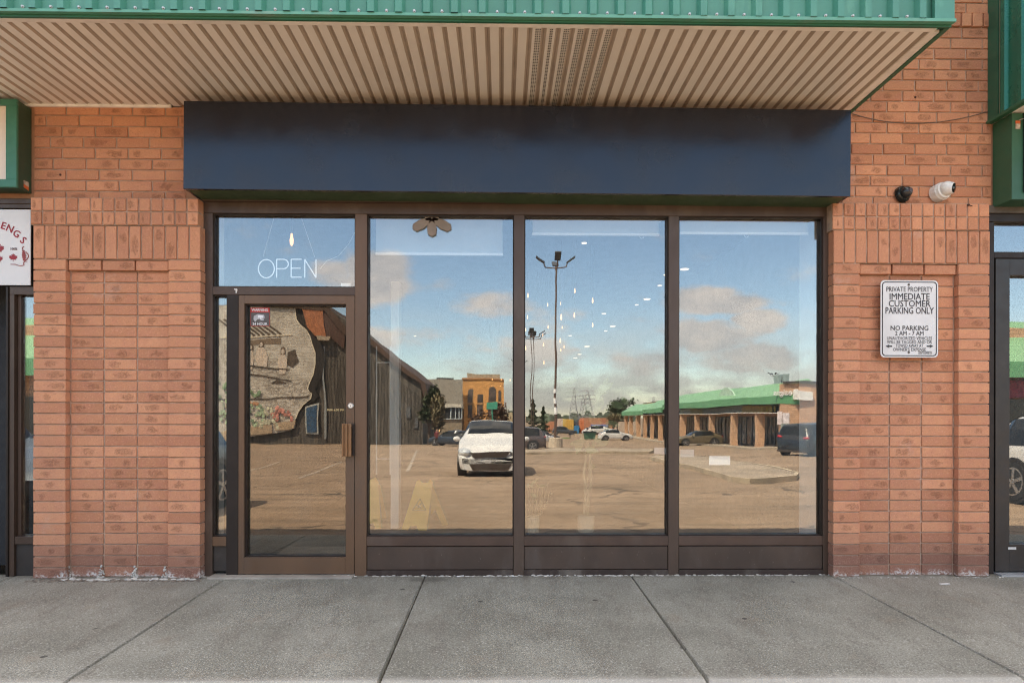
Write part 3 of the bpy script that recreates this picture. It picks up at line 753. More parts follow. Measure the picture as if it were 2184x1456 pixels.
# ================================================================== cameras and cable
def sec(name, label, px, py, white):
    c = P(px, py, YU); root = thing(name, label, 'security camera', c, 'security cameras')
    d = Vector((.62, -1, .36)).normalized() if white else Vector((.46, -1, .30)).normalized()
    sh = mat('white camera shell', (.74, .73, .71), .3, var=.03) if white else mat('black camera shell', (.014, .016, .015), .18, var=.1)
    if white:
        mb = MB(); mb.lathe(c + Vector((0, .005, 0)), (.18, -1, .1), [(0, .066), (.052, .066), (.056, .062), (.075, .060), (.080, .054)], 28); kid(root, mb, 'base', sh, smooth=True)
        hb = c + Vector((.016, -.082, .012))
        mb = MB(); mb.ball(hb, .052, 20, 14); kid(root, mb, 'eyeball', sh, smooth=True)
        ax = Vector((.60, -.78, -.16)).normalized(); f = hb + ax * .030
        mb = MB(); mb.lathe(f, ax, [(0, .0435), (.010, .041), (.016, .037)], 24); kid(root, mb, 'collar', sh, smooth=True)
        mb = MB(); mb.lathe(f + ax * .0165, ax, [(0, .034), (.003, .034), (.004, .018), (.008, .012)], 24); kid(root, mb, 'lens', mat('dark lens', (.01, .01, .012), .1), smooth=True)
    else:
        mb = MB(); mb.lathe(c + Vector((0, .005, 0)), (.35, -1, .18), [(0, .062), (.026, .061), (.034, .054)], 28); kid(root, mb, 'base', sh, smooth=True)
        hb = c + Vector((.014, -.034, .008))
        mb = MB(); mb.ball(hb, .043, 20, 14); kid(root, mb, 'dome', mat('tinted dome', (.02, .022, .024), .06), smooth=True)
        mb = MB(); mb.lathe(hb + Vector((.010, -.036, .004)), (.3, -1, .05), [(0, .018), (.008, .016), (.009, .009)], 18); kid(root, mb, 'lens', mat('grey lens', (.09, .075, .085), .2), smooth=True)
sec('security_camera', 'black dome security camera on the brick beside the white one', 1922, 416, False)
sec('security_camera', 'white turret security camera on the brick above the parking sign', 1998, 414, True)
mb = MB(); pts = []
for k in range(17):
    s = k / 16; px = 1818 + (2108 - 1818) * s; py = 243 + (238 - 243) * s + 25 * 4 * s * (1 - s) * (1 - .15 * s); pts.append(P(px, py, YU - .006))
mb.path(pts, .0028, 5)
tag(mb.build('cable', mat('grey brown cable', (.10, .07, .055), .6)), 'thin drooping cable across the brick above the security cameras', 'cable')
for i, (px, py, lab) in enumerate(((1952, 208, 'rusty anchor bolt high on the right brick pier, above the cable'), (129, 373, 'rusty wall anchor in the left brick pier, beside the blue signboard'), (2066, 437, 'bent nail in the ledge under the white camera'))):
    p = P(px, py, YU if py < 400 else YH); mb = MB(); mb.lathe((p.x, p.y + .003, p.z), (0, -1, 0), [(0, .009), (.006, .008), (.010, .005)], 8)
    if i == 2: mb.tube((p.x, p.y, p.z), (p.x + .02, p.y - .012, p.z - .014), .003)
    tag(mb.build('wall_anchor', mat('rust', (.06, .025, .018), .8)), lab, 'anchor')
# ================================================================== neighbours
random.seed(21)
# left: green framed light box, banner, brown frame
lb = thing('sign_box', 'green framed light box sign at the far left with a blank cream face', 'sign box', P(20, 310, -.2))
YB = -.197
x1 = P(35, 300, YB).x; z1 = P(42, 211, YB).z; z0 = P(42, 399, YB).z; x0 = x1 - 2.6
mb = MB(); mb.box(x0, x1, YB, YB + .02, z0, z0 + .055); mb.box(x0, x1, YB, YB + .02, z1 - .045, z1); mb.box(x1 - .075, x1, YB, YB + .02, z0 + .0555, z1 - .0455)
kid(lb, mb, 'frame', mat('aged green frame', (.05, .20, .13), .45, var=.1, dirt=(.08, .17, .11)), bevel=.002)
mb = MB(); mb.box(x0, x1 - .0755, YB + .012, YB + .02, z0 + .056, z1 - .046); kid(lb, mb, 'face', mat('cream acrylic', (.80, .70, .60), .4, var=.02))
mb = MB(); mb.box(x0, x1 - .002, YB + .021, YU - .001, z0 + .003, z1 - .003); kid(lb, mb, 'cabinet', mat('aged dark green cabinet', (.035, .075, .045), .5, var=.1, dirt=(.05, .06, .04)))
mb = MB(); p = P(52, 397, YB + .06); q = x1 - .0015
mb.face([(q, YB + .07, p.z - .005), (q, YB + .12, p.z - .015), (q, YB + .12, p.z + .05), (q, YB + .07, p.z + .045)])
kid(lb, mb, 'rating_sticker', mat('rating sticker', (.45, .38, .30), .6, var=.4, scale=30))
mb = MB(); q2 = q + .0008; mb.face([(q2, YB + .07, p.z - .005), (q2, YB + .12, p.z - .015), (q2, YB + .12, p.z + .012), (q2, YB + .07, p.z + .020)]); kid(lb, mb, 'orange_label', mat('orange sticker', (.6, .14, .04), .6))
# banner
bn_ = thing('banner', 'white shop banner with red lettering above the left neighbour window', 'banner', P(30, 530, -.07))
yb = -.075; xb = P(65, 530, yb).x; zt, zb = P(40, 447, yb).z, P(40, 608, yb).z
mb = MB(); mb.box(xb - 1.4, xb, yb, yb + .006, zb, zt); kid(bn_, mb, 'panel', mat('banner white', (.76, .75, .74), .5, var=.03, scale=4))
RED = mat('banner red', (.33, .02, .03), .5)
for ch, px, py, an in (('E', 7, 482, 17), ('N', 21, 488, 24), ('G', 35, 499, 31), ('S', 49, 513, 40)):
    p = P(px, py, yb - .002); text('lettering', ch, .072, RED, bn_, p, rot=(math.pi / 2, R(an), 0), bold=.0012)
p = P(29, 531, yb - .002); text('lettering', '100%', .024, mat('banner ink', (.12, .05, .06), .5), bn_, p, bold=.0004)
leaf = [(0, 10), (2.2, 6.2), (4.6, 7.6), (3.6, 2.8), (6.6, 5.2), (7.4, 3.6), (10, 4), (9, .8), (10.4, -.2), (5.6, -4.2), (6.2, -5.8), (.5, -5), (.5, -10)]
leaf = leaf + [(-a_, b_) for a_, b_ in leaf[::-1] if a_ > 0]
def leafmark(px, py, s):
    p = P(px, py, yb - .0015); mb = MB(); mb.prism([(p.x + a_ * s, p.y, p.z + b_ * s) for a_, b_ in leaf], (0, -.0005, 0)); kid(bn_, mb, 'maple_leaf', RED)
leafmark(28, 549, .0030); leafmark(-4, 530, .0042); leafmark(-5, 552, .0036)
p0 = P(50, 550, yb - .002)
mb = MB()
for k in range(6): mb.ball((p0.x + .001 * k, p0.y, p0.z + .05 - k * .013), .016 - abs(k - 2.5) * .002, 8, 5, (1, .08, .6))
pts = [Vector((p0.x + .016 + .02 * math.sin(k * .5), p0.y, p0.z + .045 - .010 * k)) for k in range(9)]
pts += [Vector((p0.x + .02 - .016 * k, p0.y, p0.z - .045 - .012 * math.sin(min(k, 5) * .6))) for k in range(1, 8)]
mb.path(pts, .0028, 5); mb.path([p0 + Vector((-.004, 0, .055)), p0 + Vector((-.008, 0, .075)), p0 + Vector((.004, 0, .082))], .003, 5)
for k in range(5): mb.path([p0 + Vector((.008, 0, .035 - .015 * k)), p0 + Vector((.026, 0, .030 - .015 * k))], .0016, 4)
kid(bn_, mb, 'crayfish', mat('crayfish red', (.30, .05, .05), .5))
# left neighbour front
ln = thing('shopfront', 'dark brown window and door frame at the far left edge under the white banner', 'shopfront', (P(30, 900, 0).x, 0, 0))
def lx(px, Y=FY0): return P(px, 800, Y).x
mb = MB(); xe = colsL[0] - .004
mb.box(-6, xe - .004, FY0 - .01, .06, P(40, 445, FY0).z, 2.755); mb.box(-6, xe - .004, FY0 - .02, FY0 - .011, P(40, 436, FY0).z, P(40, 426, FY0).z); kid(ln, mb, 'head_frame', BRONZE, bevel=.002)
mb = MB(); mb.box(lx(20), xe - .004, FY0, .06, P(40, 628, FY0).z, P(40, 611, FY0).z); mb.box(lx(20), lx(30), FY0, .06, 0, P(40, 628, FY0).z - .001); mb.box(lx(31) , lx(38), FY0 + .03, .06, .22, P(40, 628, FY0).z - .001)
mb.box(lx(31), xe - .004, FY0 + .002, .06, P(40, 1160, FY0).z, P(40, 1144, FY0).z); kid(ln, mb, 'frame', BRONZE, bevel=.002)
mb = MB(); mb.box(-3.62, lx(19), FY0 - .01, .05, 0, P(40, 612, FY0).z); kid(ln, mb, 'door_stile', DARKFR, bevel=.002)
mb = MB(); mb.box(lx(31), xe - .004, FY0 + .02, .05, 0, P(40, 1161, FY0).z); kid(ln, mb, 'kick_panel', mat('dented grey brown kick panel', ()))
pane(ln, lx(38) + .001, xe, P(40, 1144, FY0).z, P(40, 628, FY0).z)
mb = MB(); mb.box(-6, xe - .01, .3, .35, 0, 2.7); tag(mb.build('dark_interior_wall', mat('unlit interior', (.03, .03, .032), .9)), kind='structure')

# right: canopy, sign box, dark glass door
rc = thing('canopy', 'green ribbed canopy end of the next shop at the top right corner', 'canopy', (P(2110, 200, YU).x, -.3, 3.4))
xk = P(2107, 262, YU).x
zk = P(2107, 262, YU).z
mb = MB()
mb.box(xk - .004, xk + .008, YU - .10, YU - .002, zk + .01, 5.1)
kid(rc, mb, 'wall_flashing', mat('deep green flashing', (.025, .115, .07), .4))
mb = MB(); y = YU - .10; rpt = .150
while y > -1.2:
    pts = [(y, 0), (y - rpt * .16, 0), (y - rpt * .22, .022), (y - rpt * .45, .022), (y - rpt * .52, 0), (y - rpt, 0)]
    for (a_, ha), (b_, hb) in zip(pts[:-1], pts[1:]):
        mb.face([(xk + .012 - ha, a_, zk + .01), (xk + .012 - hb, b_, zk + .01), (xk + .012 - hb, b_, 5.1), (xk + .012 - ha, a_, 5.1)])
    y -= rpt
mb.box(xk + .014, 6, y, y + .02, zk, 4.4); kid(rc, mb, 'metal_panel', mat('green steel of the next canopy', (.022, .17, .115), .3, .25, var=.08, scale=4, dirt=(.04, .22, .15)))
mb = MB(); mb.box(xk - .014, xk + .03, -1.25, YU - .002, zk - .012, zk + .009); kid(rc, mb, 'edge_trim', GREEN_D)
mb = MB(); mb.box(xk + .031, 6, -1.24, YU - .002, zk - .004, zk + .004); kid(rc, mb, 'soffit', SOFFIT)
rb = thing('sign_box', 'green framed sign box with a dark face at the right edge of the picture', 'sign box', P(2150, 350, -.15))
x0 = P(2117, 440, YU).x; YB = -.23; x1 = P(2152, 400, YB).x
zb0 = P(2152, 425, YB).z; zt0 = zk - .013
mb = MB(); mb.box(x0, 6, YB + .001, YU - .001, zb0, zt0); kid(rb, mb, 'cabinet', mat('green cabinet', (.03, .115, .065), .45, var=.1, scale=3))
mb = MB(); mb.box(x0 + .09, 6, YB - .012, YB, zb0 + .055, zt0 - .02); kid(rb, mb, 'face', mat('dark blue acrylic', (.012, .020, .045), .15, var=.1))
mb = MB(); mb.box(x0 + .082, x0 + .089, YB - .013, YB, zb0 + .05, zt0); mb.box(x0 + .09, 6, YB - .013, YB, zb0 + .046, zb0 + .054); kid(rb, mb, 'face_trim', BLACK)
p = Vector((x0 + .05, YB - .001, zt0 - .055))
mb = MB(); mb.box(p.x - .025, p.x + .01, YB - .0015, YB, p.z - .06, p.z - .022); kid(rb, mb, 'rating_sticker', mat('rating sticker', ()))
mb = MB(); mb.box(p.x - .025, p.x + .01, YB - .0015, YB, p.z - .021, p.z); kid(rb, mb, 'orange_label', mat('orange sticker', ()))
mb = MB(); mb.tube((p.x + .0, YB - .004, p.z + .004), (p.x + .04, YB - .004, p.z + .018), .004); kid(rb, mb, 'bracket', STEEL)
rs = thing('shopfront', 'near black door and window frame at the far right edge beside the brick pier', 'shopfront', (P(2150, 900, 0).x, 0, 0))
x0 = colsR[-1] + .003
def rz(py): return P(2150, py, FY0).z
xf = lx(2120)
mb = MB(); mb.box(x0, 6, FY0 - .01, .06, rz(455), 2.755 - .003); kid(rs, mb, 'head_frame', mat('weathered head', (.10, .085, .07), .6, var=.3, dirt=(.05, .04, .035)), bevel=.002)
mb = MB(); mb.box(x0, 6, FY0, .06, rz(473), rz(456)); mb.box(x0, xf, FY0, .06, .0, rz(474)); mb.box(xf + .001, 6, FY0, .06, rz(550), rz(537)); kid(rs, mb, 'frame', DARKFR, bevel=.002)
pane(rs, xf, 4.6, rz(537), rz(473))
rd = thing('glass_door', 'black framed glass door at the far right edge of the picture', 'door', (P(2170, 900, 0).x, 0, 0))
xa, xb_ = lx(2123), lx(2153)
CH_ = mat('charcoal door frame', (.038, .032, .029), .42, .2, var=.1, dirt=(.06, .05, .045))
mb = MB(); mb.box(xa, xb_, FY0 - .002, .03, .02, rz(552)); mb.box(xb_ + .7, xb_ + .8, FY0 - .002, .03, .02, rz(552)); kid(rd, mb, 'stile', CH_, bevel=.002)
mb = MB(); mb.box(xb_, xb_ + .7, FY0 - .002, .03, rz(587), rz(552)); mb.box(xb_, xb_ + .7, FY0 - .002, .03, .02, rz(1160)); kid(rd, mb, 'rail', CH_, bevel=.002)
pane(rd, xb_, xb_ + .7, rz(1160), rz(587))
mb = MB(); mb.box(lx(2150), lx(2167), FY0 - .004, FY0 - .002, rz(1171), rz(1166)); kid(rd, mb, 'maker_label', mat('paper label', (.6, .58, .55), .6))
mb = MB(); mb.box(xa - .01, 6, -.13, .05, -.012, .010); kid(rs, mb, 'threshold', mat('aluminium threshold', (.40, .40, .40), .5, .4, var=.2))
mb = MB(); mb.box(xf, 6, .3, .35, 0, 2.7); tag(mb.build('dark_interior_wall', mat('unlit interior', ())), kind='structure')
mb = MB(); mb.prism([(0, 0, 0), (.07, .01, 0), (.065, .028, 0), (-.005, .016, 0)], (0, 0, .004)); o = mb.build('litter', mat('paper scrap', (.75, .73, .70), .8)); p = P(2014, 1256, -.35); o.location = (p.x, -.32, -.007); tag(o, 'small white paper scrap on the concrete below the right pier', 'litter')
mb = MB(); mb.prism([(0, 0, 0), (.05, .02, 0), (.045, .032, 0), (-.005, .012, 0)], (0, 0, .005)); o = mb.build('litter', mat('paper scrap', ())); p = P(975, 1229, -.1); o.location = (p.x, -.10, -.001); tag(o, 'small pale scrap at the foot of the kick panel right of the door', 'litter')

# ================================================================== inside the shop
random.seed(31)
LW = mat('white blind fabric', (.46, .48, .49), .7, var=.02)
BW = mat('white blind rail', (.93, .94, .95), .4, var=.02)
for i, (xa_, xb2, yt, ybm, lab) in enumerate(((802, 1072, 466, 539, 'white roller blind drawn lowest, behind the window next to the door'), (1136, 1405, 472, 497, 'short white roller blind behind the middle tall window'), (1451, 1722, 472, 495, 'short white roller blind behind the window nearest the right pier'))):
    a, b = P(xa_, ybm, .13), P(xb2, yt, .13)
    root = thing('roller_blind', lab, 'blind', ((a.x + b.x) / 2, .13, b.z), 'roller blinds in the shop windows')
    mb = MB(); mb.box(a.x, b.x, .128, .132, a.z, b.z); kid(root, mb, 'fabric', LW)
    mb = MB(); mb.box(a.x - .003, b.x + .003, .120, .134, a.z - .018, a.z - .0005); kid(root, mb, 'bottom_rail', BW)
    mb = MB(); mb.box(a.x - .02, b.x + .02, .10, .16, b.z + .0005, b.z + .022); kid(root, mb, 'head_rail', BW)
    if i:
        mb = MB(); cxp = 1369 if i == 1 else 1592; c = P(cxp, ybm + 6, .15)
        mb.path([c + Vector((.018 * math.cos(k * .6), 0, .02 * math.sin(k * .6))) for k in range(11)], .0018, 5); kid(root, mb, 'chain', BW)
fl = thing('petal_ornament', 'brown leaf shaped wooden ornament at the top of the window beside the door', 'ornament', P(921, 465, -.022))
BR = mat('brown wood petals', (.25, .19, .14), .6)
for an, L in ((-62, .16), (0, .13), (62, .16), (-118, .05), (118, .05)):
    c = P(921, 466, -.022); d = Vector((math.sin(R(an)), 0, -math.cos(R(an)))); n_ = Vector((d.z, 0, -d.x)); w_ = .036
    pts = [c + n_ * w_ * .45, c + d * L * .55 + n_ * w_, c + d * L * .9 + n_ * w_ * .85, c + d * L * 1.03, c + d * L * .9 - n_ * w_ * .85, c + d * L * .55 - n_ * w_, c - n_ * w_ * .45]
    mb = MB(); mb.prism(pts, (0, .006, 0)); kid(fl, mb, 'petal', BR, bevel=.003)
# OPEN sign
op = thing('open_sign', 'white neon open sign hanging on two thin wires behind the door transom', 'neon sign', P(613, 572, .12))
NE = mat('white neon tube', (.8, .82, .85), .3, var=.0, emit=(.85, .92, 1.0), es=.08)
yo = .12
def q3(px, py): return P(px, py, yo)
rr_ = .0042
mb = MB(); mb.path([q3(568 + 17 * math.cos(k * math.pi / 12), 573 + 19.5 * math.sin(k * math.pi / 12)) for k in range(25)], rr_, 8); kid(op, mb, 'letter_tube', NE)
mb = MB(); mb.path([q3(590, 592), q3(590, 553), q3(605, 553)] + [q3(605 + 10 * math.cos(a_ * math.pi / 8 - math.pi / 2), 563 + 10 * math.sin(a_ * math.pi / 8 - math.pi / 2)) for a_ in range(9)] + [q3(590, 573)], rr_, 8); kid(op, mb, 'letter_tube', NE)
mb = MB(); mb.path([q3(643, 553), q3(621, 553), q3(621, 591), q3(643, 591)], rr_, 8); mb.tube(q3(621, 572), q3(641, 572), rr_, n=8); kid(op, mb, 'letter_tube', NE)
mb = MB(); mb.path([q3(650, 592), q3(650, 553), q3(674, 592), q3(674, 553)], rr_, 8); kid(op, mb, 'letter_tube', NE)
for a_, b_ in (((561, 548), (585, 462)), ((671, 548), (642, 462))):
    mb = MB(); mb.tube(q3(*a_), q3(*b_), .0016, n=5); kid(op, mb, 'wire', mat('pale wire', (.7, .7, .72), .5))
mb = MB(); mb.path([q3(683, 573), q3(697, 556), q3(722, 546), q3(744, 520), q3(756, 496)], .0022, 5); kid(op, mb, 'power_cord', mat('pale wire', ()))
# pendants
BULB = mat('warm lit filament bulb', (.9, .7, .4), .3, var=0, emit=(1., .46, .16), es=.6)
CORD = mat('dark lamp cord', (.05, .05, .05), .6)
GLB = mat('lit white downlight', (.9, .9, .9), .3, var=0, emit=(1., .72, .45), es=.45)
def pend(px, py, Y, s, lab):
    c = P(px, py, Y); root = thing('pendant_lamp', lab, 'pendant lamp', c, 'lit pendant bulbs inside the shop')
    k = s * .62 * (Y + CAMD) / F
    mb = MB(); mb.lathe(c - Vector((0, 0, k * .5)), (0, 0, 1), [(0, k * .05), (k * .15, k * .13), (k * .45, k * .16), (k * .8, k * .09), (k, k * .07)], 12); kid(root, mb, 'bulb', BULB, smooth=True)
    mb = MB(); mb.tube(c + Vector((0, 0, k * .5)), (c.x, c.y, 3.05), .004, n=5); kid(root, mb, 'cord', CORD)
pd = [(622, 511, 1.2, 42, 'lit pendant bulb right above the neon open sign'), (1126, 630, 2.2, 16, 'lit pendant bulb nearest the left edge of the middle window, upper'),
      (1125, 676, 2.6, 13, 'lit pendant bulb at the left edge of the middle window, second from the top'), (1121, 703, 2.9, 12, 'small lit bulb at the left edge of the middle window, above the distant lamp heads'),
      (1121, 742, 3.2, 14, 'small lit bulb at the left edge of the middle window, lowest of three'), (1168, 650, 2.4, 12, 'lit pendant bulb just left of the tall lamp pole'),
      (1169, 697, 3.0, 12, 'lit pendant bulb left of the tall lamp pole, lower of the pair'), (1196, 647, 2.4, 11, 'lit pendant bulb just right of the tall lamp pole, uppermost'),
      (1197, 676, 2.1, 20, 'large lit pendant bulb close to the right of the lamp pole'), (1199, 698, 3.2, 10, 'small lit bulb right of the lamp pole below the large one'),
      (1195, 726, 2.6, 16, 'lit pendant bulb beside the lamp pole at mid height'), (1226, 620, 2.0, 16, 'highest lit pendant bulb right of the lamp head'),
      (1225, 672, 2.5, 17, 'lit pendant bulb directly below the highest one'), (1264, 641, 2.2, 18, 'lit pendant bulb farthest right, upper of two'),
      (1264, 693, 2.7, 15, 'lit pendant bulb farthest right, lower of two'), (1159, 735, 3.2, 12, 'lit pendant bulb right of the distant lamp heads'),
      (1160, 773, 3.6, 12, 'lowest lit pendant bulb left of the tall pole'), (1158, 714, 3.4, 11, 'lit bulb touching the distant lamp head'), (1203, 739, 3.5, 10, 'small lit bulb right of the pole near the bottom of the cluster'),
      (1196, 746, 3.8, 10, 'small lit bulb at the foot of the cluster beside the pole'), (1050, 809, 5, 8, 'lit bulb in front of the brick tower top'), (1069, 809, 5, 8, 'lit bulb at the right corner of the brick tower top'),
      (1088, 810, 5, 8, 'lit bulb beside the mullion level with the tower top'), (1049, 823, 6, 5, 'tiny lit bulb on the brick tower, lower left'), (1067, 823, 6, 5, 'tiny lit bulb on the brick tower, lower right'), (937, 918, 5, 8, 'lit bulb low in front of the parked dark car')]
for args in pd: pend(*args)
# downlights
def disc(px, py, s, lab):
    Y = (3.04 - CAMZ) * F / (887 - py) - CAMD; c = P(px, py, Y)
    root = thing('downlight', lab, 'downlight', c, 'lit ceiling downlights inside the shop'); r = s * .72 * (Y + CAMD) / F * .5
    mb = MB(); mb.lathe(c - Vector((0, 0, .012)), (0, 0, 1), [(0, r), (.006, r)], 18); kid(root, mb, 'diffuser', GLB)
    mb = MB(); mb.lathe(c - Vector((0, 0, .005)), (0, 0, 1), [(0, r * 1.2), (.02, r * 1.2)], 18); kid(root, mb, 'trim', WHITE)
for a_ in ((1246, 517, 15, 'round downlight under the middle blind'), (1583, 520, 15, 'round downlight under the blind nearest the right pier'), (1460, 573, 24, 'largest downlight, just right of the second mullion'),
           (1420, 585, 12, 'downlight cut by the second mullion on its left'), (1407, 608, 12, 'downlight a little left of the second mullion'), (1380, 637, 19, 'long bright downlight in the middle window right half'),
           (1358, 649, 10, 'small downlight below the long bright one'), (1288, 668, 13, 'downlight just right of the pendant cluster'), (1307, 695, 16, 'bright downlight right of the pendants, mid height'),
           (1292, 705, 9, 'small downlight under the bright mid height one'), (1252, 738, 16, 'low downlight right of the pendant cluster'), (1236, 755, 11, 'very low downlight second from the bottom'), (1227, 763, 11, 'lowest downlight beside the tall pole'),
           (1216, 715, 9, 'small downlight right of the pole among the bulbs'), (790, 671, 9, 'downlight at the left edge of the window next to the door'), (793, 703, 12, 'low downlight near the white column'), (822, 709, 12, 'low downlight left of the white column'), (885, 716, 7, 'tiny downlight right of the white column')):
    disc(*a_)
# white column, rack
mb = MB(); a, b = P(833, 1128, 1.9), P(851, 600, 1.9); mb.box(a.x, b.x, 1.9, 2.05, 0, b.z); tag(mb.build('white_column', mat('bright white panel', (.9, .92, .92), .6, var=.02)), 'tall white panel edge standing inside behind the window by the door', 'column')
rk = thing('clothes_rack', 'thin white metal rack of two rods and cross bars inside by the white column', 'rack', P(818, 1010, 1.2))
for px in (803, 832):
    mb = MB(); mb.tube(P(px, 1012, 1.2), P(px, 738, 1.2), .006, n=6); kid(rk, mb, 'rod', BW)
mb = MB(); mb.tube(P(803, 773, 1.2), P(832, 773, 1.2), .005, n=6); mb.tube(P(803, 978, 1.2), P(832, 978, 1.2), .005, n=6); kid(rk, mb, 'cross_bar', BW)
# wet floor signs
YEL = mat('yellow plastic', (.85, .55, .05), .45, var=.05)
def wet(pts_f, Y, lab, front=True):
    c = P(pts_f[0][0], 1130, Y); root = thing('wet_floor_sign', lab, 'wet floor sign', (c.x, Y, 0), 'yellow wet floor signs inside the shop')
    lo = [P(x_, y_, Y) for x_, y_ in pts_f]
    poly = [Vector((p_.x, Y + (.13 if i in (1, 2, 3, 4, 5) else 0) * 0, p_.z)) for i, p_ in enumerate(lo)]
    poly = [Vector((p_.x, Y + .16 * (p_.z / .62), p_.z)) for p_ in lo]
    mb = MB(); mb.prism(poly, (0, .012, 0)); kid(root, mb, 'front_panel', YEL, bevel=.003)
    x9 = max(q_[0] for q_ in pts_f); bp = [(x9 - 6, 1026), (x9, 1030), (x9 + 33, 1125), (x9 + 20, 1125), (x9 + 6, 1090), (x9 - 4, 1100)] if front else [(x9 - 8, 1034), (x9 - 3, 1034), (x9 + 8, 1110), (x9 - 2, 1110)]
    mb = MB(); mb.prism([Vector((P(a_, b_, Y + .2).x, Y + .36 - .18 * (P(a_, b_, Y + .2).z / .62), P(a_, b_, Y + .2).z)) for a_, b_ in bp], (0, .012, 0)); kid(root, mb, 'back_panel', mat('darker yellow plastic', (.62, .38, .04), .5), bevel=.003)  # back panel in a darker yellow than the front panel
    return root
zsc = 1.175
w1 = wet([(856, 1128), (884, 1030), (890, 1025), (897, 1032), (909, 1032), (914, 1024), (920, 1030), (910, 1131), (892, 1131), (888, 1122), (874, 1122), (870, 1131)], 1.75, 'yellow wet floor sign with black triangle inside, right of the white column')
c = P(895, 1075, 1.75 + .06); kk = (1.8 + CAMD) / F
INKY = mat('black print', (.10, .08, .02), .6)
mb = MB(); tri = [(-14, -11), (14, -11), (2, 13)]; 
for i in range(3):
    a_, b_ = tri[i], tri[(i + 1) % 3]; mb.tube((c.x + a_[0] * kk, c.y - .04, c.z + a_[1] * kk), (c.x + b_[0] * kk, c.y - .04, c.z + b_[1] * kk), 1.0 * kk, n=4)
mb.tube((c.x - 3 * kk, c.y - .04, c.z - 6 * kk), (c.x + 5 * kk, c.y - .04, c.z + 3 * kk), 1.6 * kk, n=5); mb.tube((c.x - 6 * kk, c.y - .04, c.z + 1 * kk), (c.x + 4 * kk, c.y - .04, c.z - 7 * kk), 1.2 * kk, n=5)
kid(w1, mb, 'warning_symbol', INKY)
wet([(770, 1128), (782, 1026), (795, 1020), (802, 1030), (812, 1128), (800, 1128), (796, 1116), (786, 1116), (782, 1128)], 1.8, 'yellow wet floor sign inside, half hidden behind the door jamb', False)
# planters
for i, (xa_, xb2, yt, ybm, Y, lab) in enumerate(((1121, 1151, 1101, 1134, .5, 'small cream planter inside beside the first mullion'), (1231, 1268, 1098, 1133, .5, 'cream planter with a tall twisted money tree inside the middle window'))):
    a, b = P(xa_, ybm, Y), P(xb2, yt, Y); root = thing('potted_plant', lab, 'potted plant', ((a.x + b.x) / 2, Y, 0), 'plants in cream pots inside the window')
    mb = MB(); cx_ = (a.x + b.x) / 2; hw = (b.x - a.x) / 2; mb.lathe((cx_, Y, a.z), (0, 0, 1), [(0, hw * .85), (.01, hw * .9), (b.z - a.z - .01, hw), (b.z - a.z, hw), (b.z - a.z - .001, hw * .9), (b.z - a.z - .03, hw * .88)], 20); kid(root, mb, 'pot', mat('cream ceramic', (.42, .37, .27), .4, var=.04))
    if b.z - a.z: 
        mb = MB()
        for k in range(3 if i else 9):
            pts = []
            for s in range(9):
                q = s / 8
                if i: pts.append(Vector((cx_ + .02 * math.sin(q * 9 + k * 2.1) + (.0 + .05 * (k - 1)) * q * q + .03 * q, Y + .02 * math.cos(q * 9 + k * 2.1), b.z + q * .62)))
                else: pts.append(Vector((cx_ + (k - 4) * .012 + (k - 4) * .03 * q, Y + .03 * math.sin(k) * q, b.z + q * random.uniform(.16, .28))))
            mb.path(pts, .011 if i else .003, 6)
        kid(root, mb, 'stem', mat('pale stem', (.24, .20, .12), .7))
        mb = MB()
        for k in range(34 if i else 10):
            if i: base = Vector((cx_ + random.gauss(.06, .13), Y + random.gauss(0, .10), b.z + random.uniform(.38, 1.15)))
            else: base = Vector((cx_ + random.gauss(0, .06), Y, b.z + random.uniform(.1, .3)))
            d = Vector((random.gauss(0, .6), random.gauss(0, .4), random.uniform(-1, .3))).normalized(); L = random.uniform(.08, .16) * (1 if i else .5); s_ = d.cross(Vector((0, 1, .2))).normalized() * L * .22
            mb.face([base, base + d * L * .3 + s_, base + d * L * .7 + s_ * .8, base + d * L, base + d * L * .7 - s_ * .8, base + d * L * .3 - s_])
        kid(root, mb, 'leaves', mat('pale green leaf', (.13, .17, .08), .5, var=.3, rndv=.3))
# notices on the inside of the glass
for xa_, xb2, yt, ybm, lab in ((1512, 1557, 972, 991, 'bright white paper notice on the glass nearest the right pier'), (1450, 1480, 958, 974, 'paler paper slip on the glass just right of the second mullion'), (1395, 1424, 954, 968, 'faint paper slip on the glass just left of the second mullion'), (727, 748, 604, 614, 'tiny white card in the lower right corner of the door transom')):
    a, b = P(xa_, ybm, .008), P(xb2, yt, .008); mb = MB(); mb.box(a.x, b.x, .0055, .0065, a.z, b.z)
    br = 'bright' in lab or 'tiny' in lab
    tag(mb.build('paper_notice', mat('white paper' if br else 'thin grey paper', (.95, .95, .95) if br else (.42, .42, .44), .7, var=.01)), lab, 'notice', 'papers stuck to the window glass')
mb = MB(); mb.box(P(590, 1121, .6).x, P(752, 1121, .6).x, .6, .9, -.011, .02); tag(mb.build('door_mat', mat('pale mat', (.45, .45, .46), .9)), 'pale grey mat on the floor just inside the glass door', 'mat')
